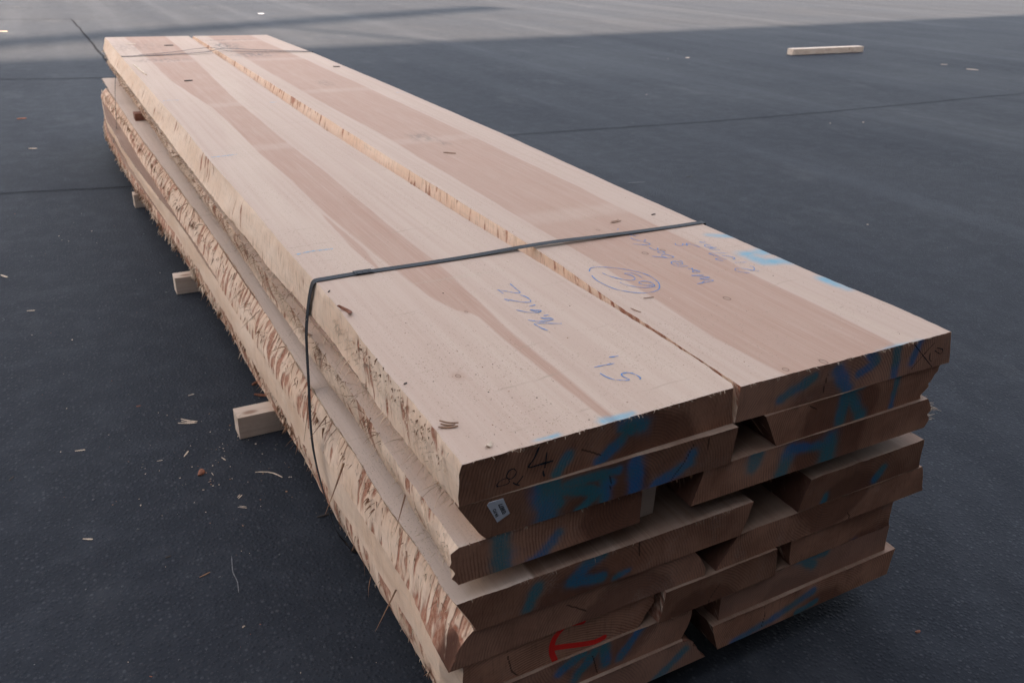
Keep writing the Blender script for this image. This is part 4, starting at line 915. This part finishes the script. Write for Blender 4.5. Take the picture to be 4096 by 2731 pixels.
GG = 'wood litter on the asphalt'; Gd = lambda x, y: (x, y, .0012)
litter = [
 ('wood_splinter', 'small heap of three crossed pale splinters left of the nearest bearer', 'splinter', (-.204, 1.342), .05, .004, -.55, M_CHIP, 3, .05),
 ('wood_splinter', 'pale splinter lying alone far left of the nearest bearer', 'splinter', (-.474, 1.315), .024, .004, -.2, M_CHIP, 1, 0),
 ('wood_splinter', 'pale splinter pointing up, below the heap of crossed splinters', 'splinter', (-.233, 1.182), .026, .0045, 1.0, M_CHIP, 1, 0),
 ('bark_flake', 'reddish brown torn bark flake on the asphalt below the nearest bearer', 'bark flake', (-.212, 1.079), .026, .018, 1.2, M_BARK, 1, .1),
 ('wood_splinter', 'long bent pale splinter between the nearest bearer and the strap end', 'splinter', (-.057, 1.005), .075, .004, -.75, M_CHIP, 1, -.14),
 ('wood_splinter', 'fat pale splinter at the left, level with the foot of the strap', 'splinter', (-.481, .923), .022, .005, -.5, M_CHIP, 1, 0),
 ('wood_splinter', 'short pale splinter right of the bark flake', 'splinter', (-.151, 1.118), .018, .003, -1.2, M_CHIP, 1, 0),
 ('wood_splinter', 'pair of thin pale splinters below the long bent one', 'splinter', (-.151, .892), .022, .0022, -.7, M_CHIP, 2, 0),
 ('wood_splinter', 'tiny forked pale splinter above the pair of thin ones', 'splinter', (-.149, .937), .016, .003, .7, M_CHIP, 2, 0),
 ('wood_splinter', 'brown splinter low in the yard left of the stack', 'splinter', (-.272, .692), .024, .0035, .3, M_FIBB, 1, 0),
 ('bark_flake', 'little brown bark scrap between the heap of splinters and the lone left splinter', 'bark flake', (-.314, 1.492), .012, .005, 0, M_BARK, 1, 0),
 ('wood_splinter', 'grey-brown thin splinter right above the heap of crossed splinters', 'splinter', (-.17, 1.497), .018, .003, .2, M_CHIP, 1, 0),
 ('wood_splinter', 'thin pale splinter left of the reddish bark flake', 'splinter', (-.298, 1.179), .014, .002, -.1, M_CHIP, 1, 0),
 ('wood_splinter', 'thin upright splinter touching the right side of the bark flake', 'splinter', (-.189, 1.061), .014, .002, -1.4, M_CHIP, 1, 0),
 ('bark_stick', 'dark brown stick poking out from under the stack by the strap foot', 'stick', (.016, .778), .042, .006, .1, M_DARKCHIP, 1, .05),
 ('bark_flake', 'dark bark shred under the stack edge behind the nearest bearer', 'bark flake', (.014, 1.49), .03, .012, .7, M_BARK, 1, 0),
 ('bark_flake', 'red bark shred between the stack edge and the nearest bearer', 'bark flake', (.012, 1.41), .04, .012, -.6, M_BARK, 1, 0),
 ('wood_splinter', 'pale splinter at the very left edge, level with the middle bearer', 'splinter', (-.657, 2.752), .042, .008, -1.0, M_CHIP, 1, 0),
 ('wood_splinter', 'pale splinter at the left, below the middle bearer', 'splinter', (-.572, 2.35), .026, .005, -.25, M_CHIP, 1, 0),
 ('bark_flake', 'rusty scrap at the far left beside the far end of the stack', 'bark flake', (-.575, 6.046), .06, .03, .2, M_BARK, 1, 0),
 ('wood_splinter', 'white splinter by the left edge in the sunlit strip', 'splinter', (-.74, 12.17), .10, .03, -.1, M_CHIP, 1, 0),
 ('wood_splinter', 'faint pale splinter left of the stack level with the far strap', 'splinter', (-.522, 5.03), .045, .01, -.3, M_CHIP, 1, 0),
 ('wood_chip', 'pale flat chip on the asphalt right of the loose timber', 'wood chip', (9.81, 5.92), .13, .04, -1.1, M_CHIP, 1, 0),
 ('wood_chip', 'tiny whitish chip on the asphalt left of the loose timber', 'wood chip', (6.81, 7.78), .07, .04, .3, M_CHIP, 1, 0),
 ('wood_splinter', 'dark twig on the asphalt beside the right edge of the stack', 'twig', (2.916, 2.989), .05, .005, .2, M_DARKCHIP, 1, 0),
 ('wood_splinter', 'thin reddish splinter right of the loose timber', 'splinter', (9.88, 6.37), .08, .015, -.9, M_CHIP, 1, 0),
 ('wood_chip', 'orange-brown chip on the asphalt at lower right below the stack', 'wood chip', (.969, -.105), .012, .007, -.1, M_BARK, 1, 0),
 ('wood_chip', 'white scrap in the sunlit ground above the far end of the stack', 'wood chip', (3.085, 14.64), .10, .07, .2, M_TAG, 1, 0),
 ('bark_stick', 'black bark sliver at the left edge, level with the nearest bearer', 'sliver', (-.63, 1.252), .018, .004, 1.0, M_DARKCHIP, 1, 0),
 ('bark_stick', 'black bark sliver low in the yard, left of the stack', 'sliver', (-.332, .785), .013, .003, .2, M_DARKCHIP, 1, 0),
]
for (nm, lab, cat, (x, y), L, w, a, mt, pc, bd) in litter:
    shard(nm, lab, cat, Gd(x, y), L, w, a, mt, GG, bd, min(.003, .25 * w), 0.0, pc)

def scatter(name, label, n, gen, size, mats, ratio=2.5):
    m = MB()
    for i in range(n):
        x, y, z = gen(); L = size * (.35 + 1.4 * random.random() ** 2.5); w = L / (1 + ratio * random.random()); a = random.random() * math.pi
        ca, sa = math.cos(a), math.sin(a); h = w * .35
        b = [(-L, -w), (L, -w * .6), (L * .8, w), (-L * .7, w * .8)]
        V = [(x + (px * ca - py * sa) / 2, y + (px * sa + py * ca) / 2, z) for px, py in b] + [(x + (px * ca - py * sa) * .35, y + (px * sa + py * ca) * .35, z + h) for px, py in b]
        m.add(V, [(4, 5, 6, 7), (0, 1, 5, 4), (1, 2, 6, 5), (2, 3, 7, 6), (3, 0, 4, 7)], random.randrange(len(mats)), smooth=False)
    o = m.build(name, mats); return tag(o, label, None, None, 'stuff')
def g1():
    return (random.gauss(-.13, .14), random.gauss(1.12, .16), .0006)
def g2():
    y = 0.2 + 3.6 * random.random(); return (-.72 + .7 * random.random() ** .8, y, .0006)
def g3():
    return (1.2 + 9 * random.random(), -.3 + 9 * random.random(), .0006)
scatter('sawdust_litter', 'pale sawdust crumbs scattered on the asphalt beside the nearest bearer', 150, g1, .0032, [M_CHIP, M_CHIP, M_FIBB])
scatter('grit_litter', 'fine pale grit and crumbs sprinkled over the asphalt left of the stack', 170, g2, .0042, [M_CHIP, M_SCRATCH, M_SCRATCH, M_BARK])
scatter('grit_litter', 'fine pale crumbs sprinkled over the asphalt right of the stack', 90, g3, .009, [M_CHIP, M_SCRATCH, M_SCRATCH])
def g4():
    if random.random() < .5: return (random.gauss(.11, .06), abs(random.gauss(.22, .14)), GZ)
    return (.02 + .92 * random.random(), .03 + 1.2 * random.random() ** 1.3, GZ)
scatter('sawdust_on_top', 'dark sawdust crumbs sprinkled over the near part of the top boards', 1300, g4, .0015, [M_FIBB, M_FIBB, M_DARKCHIP, M_CHIP], 4)
